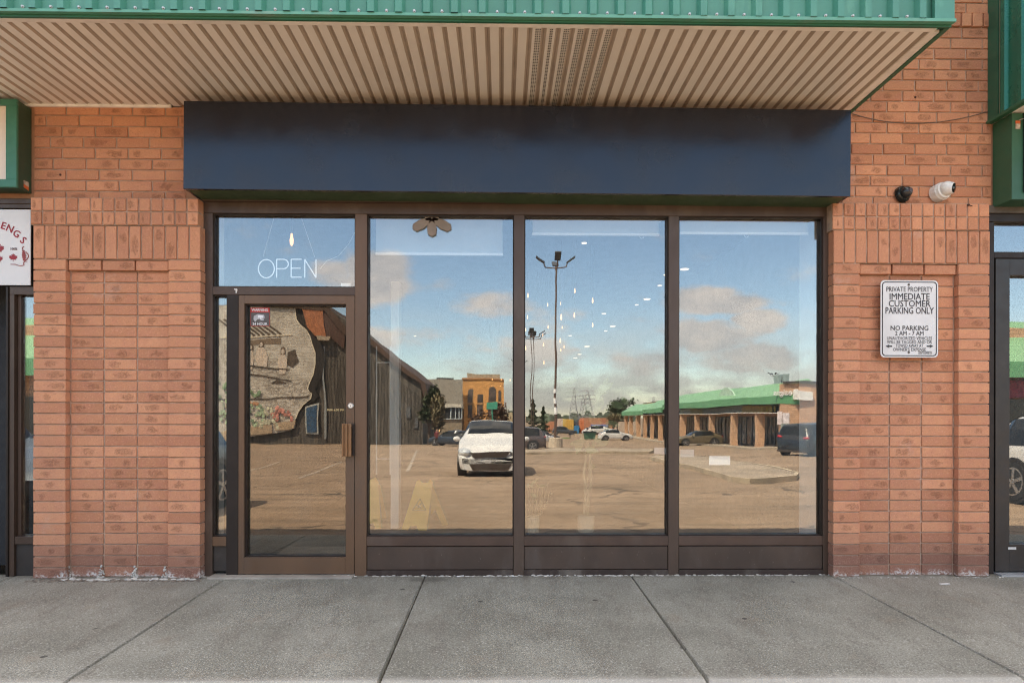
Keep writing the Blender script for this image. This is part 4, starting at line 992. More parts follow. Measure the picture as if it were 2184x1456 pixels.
# ================================================================== across the car park
random.seed(41)
PBR = mat('plaza brick', (.42, .22, .12), .9, var=.12, scale=2, bump=0)
PGR = mat('plaza green roof', (.19, .36, .19), .5, var=.06, scale=.6, dirt=(.16, .33, .19), dscale=.5)
PGD = mat('plaza green fascia', (.12, .32, .15), .5, var=.08, scale=.6)
SHOPG = mat('dark shop glass', (.035, .035, .035), .12, var=.3, scale=.7)
def brick_wall_mat(name, base, sc=1.0):
    if name in _mats: return _mats[name]
    m = bpy.data.materials.new(name); m.use_nodes = True; n = NT(m.node_tree); b = n.n['Principled BSDF']
    geo = n.new('ShaderNodeTexCoord'); sp = n.new('ShaderNodeSeparateXYZ'); n.l.new(geo.outputs['Object'], sp.inputs[0])
    cb = n.new('ShaderNodeCombineXYZ'); n.put(cb.inputs[0], n.math('ADD', sp.outputs[0], sp.outputs[1])); n.put(cb.inputs[1], sp.outputs[2])
    bt = n.new('ShaderNodeTexBrick'); n.l.new(cb.outputs[0], bt.inputs['Vector']); bt.inputs['Scale'].default_value = sc
    bt.inputs['Brick Width'].default_value = .24 * 2; bt.inputs['Row Height'].default_value = .16; bt.inputs['Mortar Size'].default_value = .012
    B = Vector(base); bt.inputs['Color1'].default_value = tuple(B * .88) + (1,); bt.inputs['Color2'].default_value = tuple(B * 1.12) + (1,); bt.inputs['Mortar'].default_value = tuple(B * .62) + (1,)
    n.put(b.inputs['Base Color'], bt.outputs[0]); b.inputs['Roughness'].default_value = .9; _mats[name] = m; return m
PBW = brick_wall_mat('plaza brick courses', (.54, .33, .20))

# ---- main plaza row running away on the right
A = GX(1657, 40); Bp = GX(1318, 112)
pl = thing('plaza_building', 'long single storey brick plaza with a green metal roof, its row of shops running away', 'building', (A.x, A.y, A.z))
A0 = Vector((19.6, -40, 0)); B0 = Vector((22.3, -112, 0)); gz = g(40)
dirv = (B0 - A0).normalized(); nrm = Vector((-dirv.y, dirv.x, 0)); nrm = nrm if nrm.x > 0 else -nrm     # away from the lot
Ltot = (B0 - A0).length
def q(s, off, z): p_ = A0 + dirv * s + nrm * off; return Vector((p_.x, p_.y, z))
zl = g(112)
def seg(mb, s0, s1, o0, o1, z0, z1):
    mb.mesh([q(s, o, z) for s in (s0, s1) for o in (o0, o1) for z in (z0, z1)], [(0, 1, 3, 2), (4, 6, 7, 5), (0, 4, 5, 1), (2, 3, 7, 6), (0, 2, 6, 4), (1, 5, 7, 3)])
mb = MB(); seg(mb, 0, Ltot, 3.4, 16, zl - .2, gz + 4.75 + .0); kid(pl, mb, 'wall', PBW)
mb = MB(); seg(mb, -.15, .05, .35, 17, gz + 4.76, gz + 4.92); seg(mb, .051, Ltot, 3.5, 16, gz + 4.76, gz + 4.86); kid(pl, mb, 'roof_edge', mat('dark coping', (.06, .05, .045), .6))
mb = MB(); seg(mb, -.02, .35, 1.5, 3.39, gz - .3, gz + 4.75); kid(pl, mb, 'end_pier', PBW)
mb = MB()
zf0, zf1, zf2 = gz + 3.25, gz + 3.85, gz + 5.1
for s0, s1, dz in ((0, Ltot * .52, 0), (Ltot * .525, Ltot * .74, -.35), (Ltot * .745, Ltot, -.55)):
    pts0 = [(-.1, zf1 + dz), (2.4, zf2 + dz + .1), (3.4, zf2 + dz + .1), (3.4, zf0 + dz)]
    hip = 1.8
    mb.mesh([q(s0, -.1, zf1 + dz), q(s1, -.1, zf1 + dz), q(s1 - .5, 2.4, zf2 + dz), q(s0 + .5, 2.4, zf2 + dz), q(s0, 3.4, zf1 + dz), q(s1, 3.4, zf1 + dz)], [(0, 1, 2, 3), (0, 3, 4), (1, 5, 2), (3, 2, 5, 4)])
kid(pl, mb, 'roof', PGR)
mb = MB()
for s0, s1, dz in ((0, Ltot * .52, 0), (Ltot * .525, Ltot * .74, -.35), (Ltot * .745, Ltot, -.55)): seg(mb, s0, s1, -.1, 0.05, zf0 + dz, zf1 + dz - .002); 
seg(mb, 0, .15, .051, 3.39, zf0, zf1 - .002); kid(pl, mb, 'fascia', PGD)
mb = MB(); seg(mb, .2, Ltot - .3, .06, 3.35, zf0 - .62, zf0 - .58); kid(pl, mb, 'soffit', SOFFIT)
mb = MB()
for k in range(60): seg(mb, .3 + k * .62, .33 + k * .62, .12, .14, zf1 - .02, zf1 + .02)
cols = [4.6, 10.8, 17, 23, 29, 35, 41, 47, 53, 59, 65, 70]
for i, s in enumerate(cols):
    mb = MB(); zz = g(40 + s); seg(mb, s, s + .45, .15, .70, zz - .3, zf0 - .6); kid(pl, mb, 'column', PBW)
for i, s in enumerate(cols[:-1]):
    zz = g(40 + s); mb = MB(); seg(mb, s + .2, cols[i + 1] + .9, 3.2, 3.39, zz + .1, zf0 - .9); w = kid(pl, mb, 'shop_window', SHOPG)
    mb = MB(); k = s + .3
    while k < cols[i + 1] + .8: seg(mb, k, k + .10, 3.12, 3.19, zz + .05, zf0 - .9); k += random.choice((1.1, 1.5, .95))
    mb.build('window_frame', mat('pale frame', (.30, .27, .23), .5), w)
scol = [(.55, .30, .06), (.34, .30, .26), (.28, .26, .24), (.42, .28, .10), (.5, .5, .48), (.35, .08, .06), (.5, .5, .5), (.28, .26, .24), (.2, .28, .4), (.5, .46, .4), (.4, .2, .1), (.5, .5, .5)]
for i, s in enumerate(cols[:-1]):
    mb = MB(); seg(mb, s + .3, cols[i + 1] + .6, 1.21, 1.35, zf0 - .57, zf0 - .02); kid(pl, mb, 'shop_sign', mat('plaza sign %d' % i, scol[i], .5, var=.25, scale=5))
mb = MB()
for s in (3.6, 4.4, 5.3, 6.1):
    seg(mb, s, s + .3, 1.15, 1.2, zf0 - .5, zf0 - .1)
kid(pl, mb, 'yellow_lettering', mat('yellow lettering', (.75, .45, .05), .5))
# white gabled sign on the roof
gb = [q(11.5, .6, zf1 + .15), q(16.0, .6, zf1 + .15), q(15.4, .6, zf1 + .75), q(14.4, .6, zf1 + 1.15), q(13.6, .6, zf1 + 1.15), q(12.4, .6, zf1 + .75)]
mb = MB(); mb.prism(gb, -nrm * .12 * -1); kid(pl, mb, 'gable_sign', mat('pale green gable sign', (.42, .58, .45), .5, var=.2, scale=2))
# end wall items facing the shop
def ef(px, py, off=.0): return M(px, py, 40 - off)
def esign(px0, px1, py0, py1, name, m, th=.25, parent=pl):
    a_, b_ = ef(px0, py1), ef(px1, py0); mb = MB(); mb.box(a_.x, b_.x, -40 + .01, -40 + th, a_.z, b_.z); return kid(parent, mb, name, m)
mb = MB(); a_, b_ = ef(1657, 960), ef(1657, 818); mb.box(a_.x + .3, a_.x + 16, -40.0, -40.3, g(40) - .3, gz + 4.75); kid(pl, mb, 'end_wall', PBW)
esign(1692, 1726, 834, 853, 'lit_sign', mat('white light box', (.75, .74, .7), .5, var=.12, scale=3), .35)
esign(1658, 1670, 877, 906, 'poster', mat('pink white poster', (.72, .62, .60), .6, var=.25, scale=4), .05)
esign(1671, 1684, 880, 913, 'poster', mat('pale poster', (.74, .66, .66), .6, var=.25, scale=4), .05)
esign(1757, 1800, 873, 960, 'dark_opening', mat('dark loading opening', (.08, .09, .10), .6), .03); esign(1720, 1756, 873, 905, 'louvre_panel', mat('grey brown panel', (.25, .17, .13), .6), .03)
p = ef(1676, 838); text('lettering', 'Designs', .62, WHITE, pl, (p.x, -39.93, p.z), rot=(math.pi / 2, 0, math.pi), bold=.012, ext=.02)
mb = MB()
for px in (1662, 1670, 1676): a_ = ef(px, 935); mb.box(a_.x, a_.x + .35, -39.6, -39.2, g(40), g(40) + random.uniform(.8, 1.9))
kid(pl, mb, 'crates', mat('coloured crates', (.30, .32, .28), .7, var=.4, scale=3))
for px, px2, py0, py1 in ((1660, 1666, 797, 822), (1671, 1684, 795, 818)):
    a_, b_ = M(px, py1, 46), M(px2, py0, 46); mb = MB(); mb.box(a_.x, b_.x, -46, -47, a_.z, b_.z); tag(mb.build('roof_unit', mat('grey green roof unit', (.30, .36, .36), .6)), 'tall narrow grey roof unit above the plaza corner' if px == 1660 else 'wider slanted grey roof unit beside the narrow one on the plaza corner', 'roof unit', 'roof units')
a_, b_ = M(1700, 818, 50), M(1745, 811, 50); mb = MB(); mb.box(a_.x, b_.x, -50, -52, a_.z - .3, b_.z); tag(mb.build('roof_unit', mat('grey roof unit low', (.5, .48, .44), .6)), 'low pale roof unit over the brick end wall', 'roof unit', 'roof units')
mb = MB(); seg(mb, -.5, Ltot, -1.4, 3.3, zl, zl)
mb = MB()
for k in range(14):
    s0, s1 = Ltot * k / 14, Ltot * (k + 1) / 14; za, zb2 = g(40 + s0), g(40 + s1)
    mb.mesh([q(s0, -1.2, za - .1), q(s1, -1.2, zb2 - .1), q(s1, 3.3, zb2 - .1), q(s0, 3.3, za - .1), q(s0, -1.2, za + .13), q(s1, -1.2, zb2 + .13), q(s1, 3.3, zb2 + .13), q(s0, 3.3, za + .13)], [(4, 5, 6, 7), (0, 1, 5, 4), (0, 4, 7, 3), (1, 2, 6, 5)])
tag(mb.build('plaza_pavement', mat('plaza walk concrete', (.34, .28, .21), .9)), kind='structure')

# ---- side wings near the camera, beyond both ends of the view
def wing(x0, x1, zf, lab, sign):
    root = thing('plaza_wing', lab, 'building', ((x0 + x1) / 2, -zf, g(zf)))
    z0 = g(zf); mb = MB(); mb.box(x0 + .2, x1 - .2, -zf - 1.2, -zf - 8, z0 - .4, z0 + 5.0); kid(root, mb, 'wall', PBW)
    mb = MB(); a0, a1 = -zf, -zf - 2.2; e0, e1 = z0 + 3.7, z0 + 5.4
    mb.mesh([(x0, a0, e0), (x1, a0, e0), (x1 - 1.0, a1, e1), (x0 + 1.0, a1, e1), (x0, a1, e0), (x1, a1, e0)], [(0, 1, 2, 3), (0, 3, 4), (1, 5, 2)]); kid(root, mb, 'roof', PGR)
    mb = MB(); mb.box(x0, x1, a0, a0 - .12, z0 + 3.15, e0 - .002); mb.box(x0, x0 + .12, a0 - .121, a1, z0 + 3.15, e0 - .002); mb.box(x1 - .12, x1, a0 - .121, a1, z0 + 3.15, e0 - .002); kid(root, mb, 'fascia', PGD)
    mb = MB(); mb.box(x0 + 1, x1 - 1, -zf - 1.1, -zf - 1.19, z0 + .1, z0 + 2.4); kid(root, mb, 'shop_window', SHOPG)
    mb = MB(); mb.box(x0 + .6, x0 + 4.6, -zf - .95, -zf - 1.15, z0 + 2.45, z0 + 3.1); kid(root, mb, 'shop_sign', sign)
wing(17.2, 40, 17, 'near brick wing with green hip roof and dark red sign', mat('dark red sign', (.25, .02, .05), .5, var=.3, scale=6))
wing(-38, -15.2, 17, 'near brick wing with green roof, seen in the far left window', mat('dark sign', (.06, .05, .04), .5))

# ---- barn like hall with the mural
zb_w = 62
hall = thing('hall_building', 'tall dark boarded hall with a steep brown roof and painted mural wall', 'building', GX(700, zb_w))
def hp(px, py, off=0): p_ = M(px, py, zb_w - off); return p_
zg = g(zb_w) - .3
def hpoly(pts, y0, dep, m, name, root=hall):
    mb = MB(); pp = [hp(*c) for c in pts]; pp = [Vector((p_.x, -zb_w + y0, max(p_.z, zg))) for p_ in pp]; mb.prism(pp, (0, -dep, 0)); return kid(root, mb, name, m)
BOARD = mat('weathered dark boards', (.085, .072, .058), .9, var=.5, scale=1.6, stretch=(3, 3, .25))
hpoly([(300, 960), (300, 652), (450, 652), (560, 648), (690, 648), (703, 656), (785, 724), (850, 776), (896, 812), (902, 960)], 0, 14, BOARD, 'wall')
hpoly([(560, 645), (690, 645), (700, 650), (738, 696), (785, 718), (850, 770), (905, 816), (915, 850), (902, 845), (896, 818), (850, 782), (785, 731), (738, 715), (695, 662), (560, 652)], .5, 15, mat('dark brown roof edge', (.07, .038, .024), .8), 'roof')
hpoly([(690, 648), (700, 652), (738, 700), (738, 745), (712, 722), (690, 722)], .35, .3, mat('brown roof slope', (.075, .035, .022), .8), 'roof_slope')
hpoly([(646, 649), (690, 649), (700, 718), (672, 719), (655, 700), (646, 660)], .45, .3, mat('orange tile hanging', (.36, .13, .05), .8, var=.2, scale=2), 'gable_panel')
hpoly([(676, 719), (712, 719), (708, 728), (680, 728)], .8, .5, mat('cream eaves', (.35, .28, .20), .8), 'eaves')
hpoly([(655, 865), (680, 860), (680, 924), (655, 924)], .20, .15, mat('cream door surround', (.42, .42, .38), .7), 'door_frame')
hpoly([(658, 868), (677, 864), (677, 920), (658, 921)], .26, .04, mat('blue door', (.03, .075, .14), .6, var=.3), 'door')
hpoly([(690, 740), (694, 740), (694, 935), (690, 935)], .2, .12, mat('grey downpipe', (.25, .26, .25), .6), 'downpipe')
mb = MB()
for px in range(700, 900, 7): a_ = hp(px, 900); mb.box(a_.x, a_.x + .06, -zb_w + .03, -zb_w - .05, zg, hp(px, 740 + max(0, (px - 785) * .8) + 20).z)
kid(hall, mb, 'batten', mat('dark batten', (.06, .05, .04), .9))
for px, py in ((866, 868), (883, 890)):
    hpoly([(px, py), (px + 8, py), (px + 8, py + 22), (px, py + 22)], .12, .08, mat('hall window', (.10, .10, .10), .3), 'window')
hpoly([(300, 948), (900, 948), (900, 960), (300, 960)], .4, .3, mat('base course', (.10, .08, .06), .9), 'plinth')
# mural
def mural_mat():
    m = bpy.data.materials.new('mural cream'); m.use_nodes = True; n = NT(m.node_tree); b = n.n['Principled BSDF']
    ob = n.new('ShaderNodeTexCoord').outputs['Object']
    c = n.mix(n.ss(n.noise(ob, .35, 5, .6), .35, .65), (.47, .43, .36), (.66, .61, .52))
    rg = n.math('ABSOLUTE', n.math('SUBTRACT', n.noise(n.mapping(ob, (1, 1, 1.6)), 1.1, 7, .72), .5))
    c = n.mix(n.math('MULTIPLY', n.ss(rg, .034, .008), n.ss(n.noise(ob, .3, 3), .38, .55, .15, .85)), c, (.13, .10, .075))
    rg = n.math('ABSOLUTE', n.math('SUBTRACT', n.noise(n.mapping(ob, (.5, 1, 3.4)), 1.3, 6, .7), .5))
    c = n.mix(n.ss(rg, .026, .006, 0, .65), c, (.20, .15, .11))
    bt = n.new('ShaderNodeTexWave', bands_direction='Z'); n.put(bt.inputs['Vector'], ob); bt.inputs['Scale'].default_value = 1.1; bt.inputs['Distortion'].default_value = 1.2
    c = n.mix(n.ss(bt.outputs['Fac'], .12, .0, 0, .45), c, (.26, .20, .14))
    n.put(b.inputs['Base Color'], c); b.inputs['Roughness'].default_value = .9
    return m
mu = thing('mural', 'large cream painted market mural with a wavy black edge on the hall wall', 'mural', GX(560, zb_w))
def mpoly(pts, lay, m, name='paint'): return hpoly(pts, .25 + .03 * lay, .06, m, name, mu)
edge = [(631, 650), (632, 660), (634, 680), (640, 692), (652, 705), (660, 720), (664, 735), (671, 752), (672, 775), (668, 800), (660, 820), (657, 832), (660, 838), (666, 843), (664, 852), (650, 862), (638, 878), (632, 893)]
blk = [(x_ + 22 - max(0, (y_ - 800)) * .18, y_) for x_, y_ in edge[:13]] + [(678, 848), (672, 856), (660, 862)]
mpoly([(400, 650)] + blk + [(560, 870), (400, 870)], 0, mat('mural black edge', (.02, .014, .01), .8))
mpoly([(380, 651)] + edge + [(632, 912), (590, 922), (520, 935), (440, 952), (380, 955)], 1, mural_mat(), 'panel')
mpoly([(x_ + 1.2, y_) for x_, y_ in edge] + [(x_ - 1.0, y_) for x_, y_ in edge[::-1]], 2, mat('mural pale line', (.66, .58, .44), .9), 'outline')
MD = mat('mural dark ink', (.09, .065, .045), .9, var=.3, scale=2)
for k in range(9):
    x_ = 512 + k * 11
    mpoly([(x_ - 46, 680), (x_ - 41, 680), (x_ + 2, 715), (x_ - 4, 715)], 2, MD, 'awning_stripe')
    mpoly([(x_ - 4, 715), (x_ + 1, 715), (x_ + 1, 721), (x_ - 4, 721)], 2, MD, 'awning_stripe')
mpoly([(430, 722), (625, 716), (625, 718), (430, 725)], 3, mat('mural pale line', ()), 'awning_edge')
mpoly([(522, 727), (600, 723), (600, 735), (522, 738)], 2, mat('mural brown wash', (.22, .16, .11), .9), 'shade_band')
FG = mat('mural figure', (.60, .50, .40), .9, var=.15)
HR = mat('mural hair', (.13, .09, .06), .9)
for cx_, w_, top_ in ((562, 12, 728), (538, 9, 733), (604, 12, 740)):
    mpoly([(cx_ - 5, top_ + 10)] + [(cx_ + 5.5 * math.cos(a_ * math.pi / 6), top_ + 6 - 6 * math.sin(a_ * math.pi / 6)) for a_ in range(6, -1, -1)] + [(cx_ + 6, top_ + 14), (cx_ - 6, top_ + 14)], 3, HR, 'figure_hair')
    mpoly([(cx_ + 4 * math.cos(a_ * math.pi / 5), top_ + 9 - 5 * math.sin(a_ * math.pi / 5)) for a_ in range(10)], 4, FG, 'figure_face')
    mpoly([(cx_ - w_ * .5, top_ + 15), (cx_ + w_ * .5, top_ + 15), (cx_ + w_, top_ + 32), (cx_ + w_ * .6, top_ + 56), (cx_ - w_ * .6, top_ + 56), (cx_ - w_, top_ + 32)], 3, FG, 'figure_body')
for pts in (((500, 795), (560, 800), (625, 812), (625, 814), (560, 803), (500, 799)), ((578, 818), (590, 810), (612, 816), (614, 819)), ((440, 852), (660, 846), (660, 848), (440, 854)), ((520, 778), (620, 786), (620, 788), (520, 781)), ((616, 750), (632, 746), (640, 770), (628, 782), (614, 776))):
    mpoly(list(pts), 3, MD, 'ink_line')
rr2 = random.Random(5)
for cx_, cy_, rx_, ry_, m_, n_ in ((535, 885, 30, 22, ('mural green fruit', (.30, .38, .24)), 44), (570, 890, 26, 22, ('mural pale fruit', (.50, .48, .34)), 34), (605, 880, 22, 16, ('mural red fruit', (.50, .22, .17)), 26), (470, 880, 30, 26, ('mural green fruit', (.30, .38, .24)), 34), (533, 858, 20, 6, ('mural orange', (.56, .30, .16)), 12), (475, 830, 26, 18, ('mural leaf', (.20, .28, .16)), 22), (545, 840, 12, 6, ('mural leaf', (.20, .28, .16)), 8)):
    mb = MB()
    for k in range(n_):
        x_ = cx_ + rr2.uniform(-rx_, rx_); y_ = cy_ + rr2.uniform(-ry_, ry_); c = hp(x_, y_); r_ = rr2.uniform(.12, .22)
        mb.ball((c.x, -zb_w + .40, c.z), r_, 8, 6, (1, .12, 1))
    kid(mu, mb, 'painted_fruit', mat(m_[0], m_[1], .9, var=.25, rndv=.35))
for pts in (((525, 908), (583, 905), (583, 922), (528, 930)), ((587, 900), (633, 896), (630, 912), (590, 916)), ((440, 925), (520, 912), (520, 932), (440, 945))):
    mpoly(list(pts), 5, mat('mural crate', (.42, .31, .20), .9, var=.2, scale=3), 'painted_crate')

# ---- grey roofed house and brick tower building
zc = 92
tb = thing('brick_tower_building', 'orange brick building with tall arched windows and tan parapet beyond the car park', 'building', GX(1030, zc))
def cp3(px, py, z=zc): return M(px, py, z)
def cbox(root, px0, px1, py0, py1, y0, dep, m, name, z=zc):
    a_, b_ = cp3(px0, py1, z), cp3(px1, py0, z); mb = MB(); zlo = a_.z if py1 < 940 else g(z) - .3; mb.box(a_.x, b_.x, -z + y0, -z + y0 - dep, zlo, b_.z); return kid(root, mb, name, m)
OB = brick_wall_mat('orange brick tower', (.66, .33, .11))
cbox(tb, 988, 1075, 806, 950, 0, 9, OB, 'wall'); cbox(tb, 995, 1067, 796, 805.5, -.5, 8, mat('tan parapet', (.36, .29, .20), .9, var=.15), 'parapet'); cbox(tb, 987, 1076, 805.6, 808, .15, 9.3, mat('brick cornice', (.42, .20, .08), .9), 'cornice')
AR = mat('arch glass', (.10, .075, .06), .3, var=.4, scale=.8)
for x0_, x1_, yt_, yb_ in ((998, 1009, 833, 892), (1019, 1030, 841, 890), (1040, 1056, 832, 892), (1062, 1069, 836, 880)):
    cx_ = (x0_ + x1_) / 2; r_ = (x1_ - x0_) / 2
    pts = [(x0_, yb_), (x0_, yt_)] + ([(cx_ - r_ * math.cos(k * math.pi / 8), yt_ - r_ * math.sin(k * math.pi / 8)) for k in range(1, 8)] if x0_ != 1019 else []) + [(x1_, yt_), (x1_, yb_)]
    pp = [cp3(*c) for c in pts]; mb = MB(); mb.prism([Vector((p_.x, -zc + .04, p_.z)) for p_ in pp], (0, -.03, 0)); w = kid(tb, mb, 'arched_window', AR)
    mb = MB(); a_ = cp3(x0_, 858); b_ = cp3(x1_, 863); mb.box(a_.x, b_.x, -zc + .12, -zc + .05, b_.z, a_.z); mb.build('spandrel', mat('tan spandrel', (.40, .22, .10), .8), w)
gh = thing('grey_roof_house', 'low house with a wide grey shingle roof left of the brick tower', 'building', GX(950, 90))
mb = MB(); a_, b_ = M(912, 870, 90), M(987, 870, 90); c_, d_ = M(925, 808, 90), M(987, 808, 90); e_ = M(972, 895, 90)
mb.prism([(a_.x - 2, -90, a_.z), (b_.x, -90, a_.z), (b_.x, -90, c_.z), (c_.x - 2, -90, c_.z)], (0, -1, 0)); mb.prism([(a_.x, -89.6, a_.z), (b_.x - .2, -89.6, a_.z), (b_.x - .2, -93, c_.z), (c_.x, -93, c_.z)], (0, -.3, 0)); kid(gh, mb, 'roof', mat('grey shingles', (.30, .265, .215), .9, var=.12, scale=3))
mb = MB(); mb.box(a_.x - 4, b_.x - .2, -90.1, -96, g(90) - .3, a_.z - .02); kid(gh, mb, 'wall', mat('tan siding', (.25, .20, .14), .9))
mb = MB(); u0, u1 = M(936, 893, 90), M(984, 871, 90); mb.box(u0.x, u1.x, -89.95, -90.09, u0.z, u1.z); w = kid(gh, mb, 'window', SHOPG)
mb = MB()
for px in (936, 942, 961, 970, 978, 984): c = M(px, 880, 90); mb.box(c.x - .06, c.x + .06, -89.85, -89.94, u0.z, u1.z)
mb.box(u0.x, u1.x, -89.85, -89.94, u0.z - .12, u0.z - .005); mb.build('window_frame', mat('pale blue frame', (.5, .55, .55), .6), w)
mb = MB(); u0, u1 = M(931, 808, 93), M(970, 805, 93); mb.box(u0.x, u1.x, -93, -94, u0.z, u1.z); kid(gh, mb, 'ridge_vent', mat('dark coping', ()))

# ---- far row
zz = 132
def far(px0, px1, py0, py1, z, name, lab, cat, m, dep=6, group=None):
    a_, b_ = M(px0, py1, z), M(px1, py0, z); root = thing(name, lab, cat, ((a_.x + b_.x) / 2, -z, g(z)), group)
    mb = MB(); mb.box(a_.x, b_.x, -z, -z - dep, g(z) - .1, b_.z); kid(root, mb, 'wall' if 'build' in name or 'ware' in name else 'body', m); return root, a_, b_
r_, a_, b_ = far(1246, 1312, 889, 921, 128, 'warehouse', 'low orange brick warehouse with a pale shopfront, beyond the white crossover', 'building', brick_wall_mat('far brick', (.45, .20, .11)), 10)
u0, u1 = M(1258, 919, 128), M(1296, 903, 128); mb = MB(); mb.box(u0.x, u1.x, -127.8, -127.99, g(128), u1.z - .6); kid(r_, mb, 'shop_window', mat('bright shop window', (.5, .55, .55), .4, var=.5, scale=1.5)); mb = MB(); mb.box(u0.x, u1.x, -127.5, -127.99, u1.z - .55, u1.z); kid(r_, mb, 'awning', mat('violet blue awning', (.20, .22, .42), .6))
far(1194, 1203, 892, 919, 131, 'shipping_container', 'pinkish cream container left of the yellow one', 'container', mat('cream container', (.55, .42, .34), .6), 6, 'far containers')
for px0, px1, c_, nm in ((1203.5, 1224, (.62, .38, .08), 'faded yellow shipping container beyond the car park'), (1234, 1246, (.60, .22, .10), 'orange red container next to the brick warehouse')):
    r_, a_, b_ = far(px0, px1, 893, 919, 131, 'shipping_container', nm, 'container', mat(nm[:12], c_, .6, var=.15, scale=2, stretch=(4, 1, .1)), 6, 'far containers')
    mb = MB(); x = a_.x + .15
    while x < b_.x: mb.box(x, x + .12, -130.95, -130.99, g(131) + .2, b_.z - .2); x += .35
    kid(r_, mb, 'corrugation', mat(nm[:12] + ' rib', tuple(k * .8 for k in c_), .6))
far(1225, 1233, 905, 919, 130, 'shipping_container', 'small bright blue container between the yellow and the orange ones', 'container', mat('blue container', (.04, .20, .42), .5), 3, 'far containers')
far(1226, 1233, 892, 904.9, 133, 'billboard_structure', 'dark grey block standing up above the blue container', 'block', mat('dark grey block', (.08, .09, .11), .7), 3)
far(1110, 1122, 873, 925, 105, 'brick_building', 'pale building with red brick top at the left edge of the middle window', 'building', brick_wall_mat('far pale brick', (.50, .40, .33)), 8)
far(1163, 1193, 897, 925, 140, 'brick_building', 'low orange brick building behind the tall lamp pole', 'building', brick_wall_mat('far brick', (.45, .2, .11)), 8)
far(1076, 1100, 880, 925, 120, 'brick_building', 'low tan building just left of the first mullion', 'building', mat('tan far wall', (.40, .32, .2), .9), 8)
# distant tree line and town
random.seed(77)
mb = MB()
x = -900
while x < 900:
    w = random.uniform(8, 34); h = random.uniform(3, 9); z = random.uniform(380, 520)
    for k in range(14):
        c = Vector((x + random.uniform(0, w), -z + random.uniform(-4, 4), -2.3 + h * random.uniform(.1, .9)))
        a_ = random.uniform(1.5, 3.5); mb.face([c + Vector((-a_, 0, -a_ * .6)), c + Vector((a_, 0, -a_ * .5)), c + Vector((a_ * .6, 0, a_ * .7)), c + Vector((-a_ * .5, 0, a_ * .8))])
    mb.box(x, x + w, -z - 6, -z - 9, -2.4, -2.3 + h * .6)
    x += w * .8
tag(mb.build('distant_treeline', mat('hazy far trees', (.10, .115, .085), .95, var=.3, scale=.05, rndv=.3)), kind='stuff')

# ---- pylons
PY = mat('haze pale pylon steel', (.34, .35, .36), .7, .3)  # steel paled, distance haze put into the colour
def pylon(px, z, H, w0, lab):
    base = GX(px, z); root = thing('pylon', lab, 'pylon', base, 'far lattice pylons'); mb = MB(); n = 9; lv = []
    for k in range(n + 1):
        s = k / n; w = w0 * (1 - s) ** 1.3 * .5 + .45
        lv.append([base + Vector((sx_ * w, sy_ * w, H * s)) for sx_, sy_ in ((-1, -1), (1, -1), (1, 1), (-1, 1))])
    r_ = .12
    for a_, b_ in zip(lv[:-1], lv[1:]):
        for i in range(4):
            mb.tube(a_[i], b_[i], r_, n=3, caps=False); mb.tube(a_[i], b_[(i + 1) % 4], r_ * .6, n=3, caps=False); mb.tube(a_[(i + 1) % 4], b_[i], r_ * .6, n=3, caps=False)
    kid(root, mb, 'lattice', PY); mb = MB()
    for s in (.72, .84, .95):
        c = base + Vector((0, 0, H * s)); mb.tube(c - Vector((4.5, 0, 0)), c + Vector((4.5, 0, 0)), .18, n=4)
    kid(root, mb, 'cross_arm', PY)
pylon(1225, 440, 23.5, 5, 'thin lattice pylon, leftmost of the far pylons'); pylon(1252, 400, 20, 10, 'widest lattice pylon, just right of the thin one'); pylon(1243, 470, 19, 8, 'lattice pylon half behind the widest one')
pylon(1392, 460, 18, 4, 'small mast like pylon above the green plaza roof')

# ---- lamps
LM = mat('lamp pole paint', (.12, .075, .055), .5, .2); LH = mat('dark lamp head', (.035, .04, .05), .5)
def lamp(name, base, H, r, lab, plinth):
    root = thing('parking_lamp', lab, 'lamp post', base, 'car park lamp posts')
    z0 = .0
    if plinth:
        mb = MB(); mb.lathe(base - Vector((0, 0, .2)), (0, 0, 1), [(0, .55), (.9, .55), (.93, .52)], 20); kid(root, mb, 'concrete_base', mat('pale concrete base', (.52, .43, .32), .9, var=.15)); z0 = .7
    mb = MB(); mb.tube(base + Vector((0, 0, z0)), base + Vector((0, 0, H)), r, r * .6, 12); kid(root, mb, 'pole', LM)
    top = base + Vector((0, 0, H)); mb = MB()
    for dx_, dy_ in ((1, 0), (-1, 0), (0, 1), (0, -1)): mb.tube(top, top + Vector((dx_ * .75, dy_ * .75, .05)), .05, n=6); mb.tube(top + Vector((dx_ * .75, dy_ * .75, .05)), top + Vector((dx_ * .85, dy_ * .85, .35)), .05, n=6)
    kid(root, mb, 'bracket', LM)
    for dx_, dy_ in ((1, 0), (-1, 0), (0, 1), (0, -1)):
        c = top + Vector((dx_ * .95, dy_ * .95, .42)); d = Vector((dx_, dy_, .62)).normalized(); s_ = Vector((-dy_, dx_, 0)); u_ = d.cross(s_)
        mb = MB(); mb.prism([c - d * .15 - s_ * .22, c + d * .62 - s_ * .22, c + d * .62 + s_ * .22, c - d * .15 + s_ * .22], u_ * .09); kid(root, mb, 'lamp_head', LH, bevel=.01)
    return root
zlm = 42.0; bL = GX(1185, zlm); topL = M(1185, 570, zlm); lamp('l', Vector((bL.x, bL.y, bL.z + .12)), topL.z - bL.z - .12, .115, 'tallest lamp post on a concrete base with four tilted floodlights', True)
mb = MB(); c = bL + Vector((0, 0, 2.6))
for k, (h_, w_) in enumerate(((0, .5), (.75, .4), (1.5, .3))): mb.tube(c + Vector((0, 0, h_)), c + Vector((0, 0, h_ + w_)), .135, n=12)
tag(mb.build('posted_notice', WHITE), 'white notices wrapped round the tallest lamp pole near its base', 'notice')
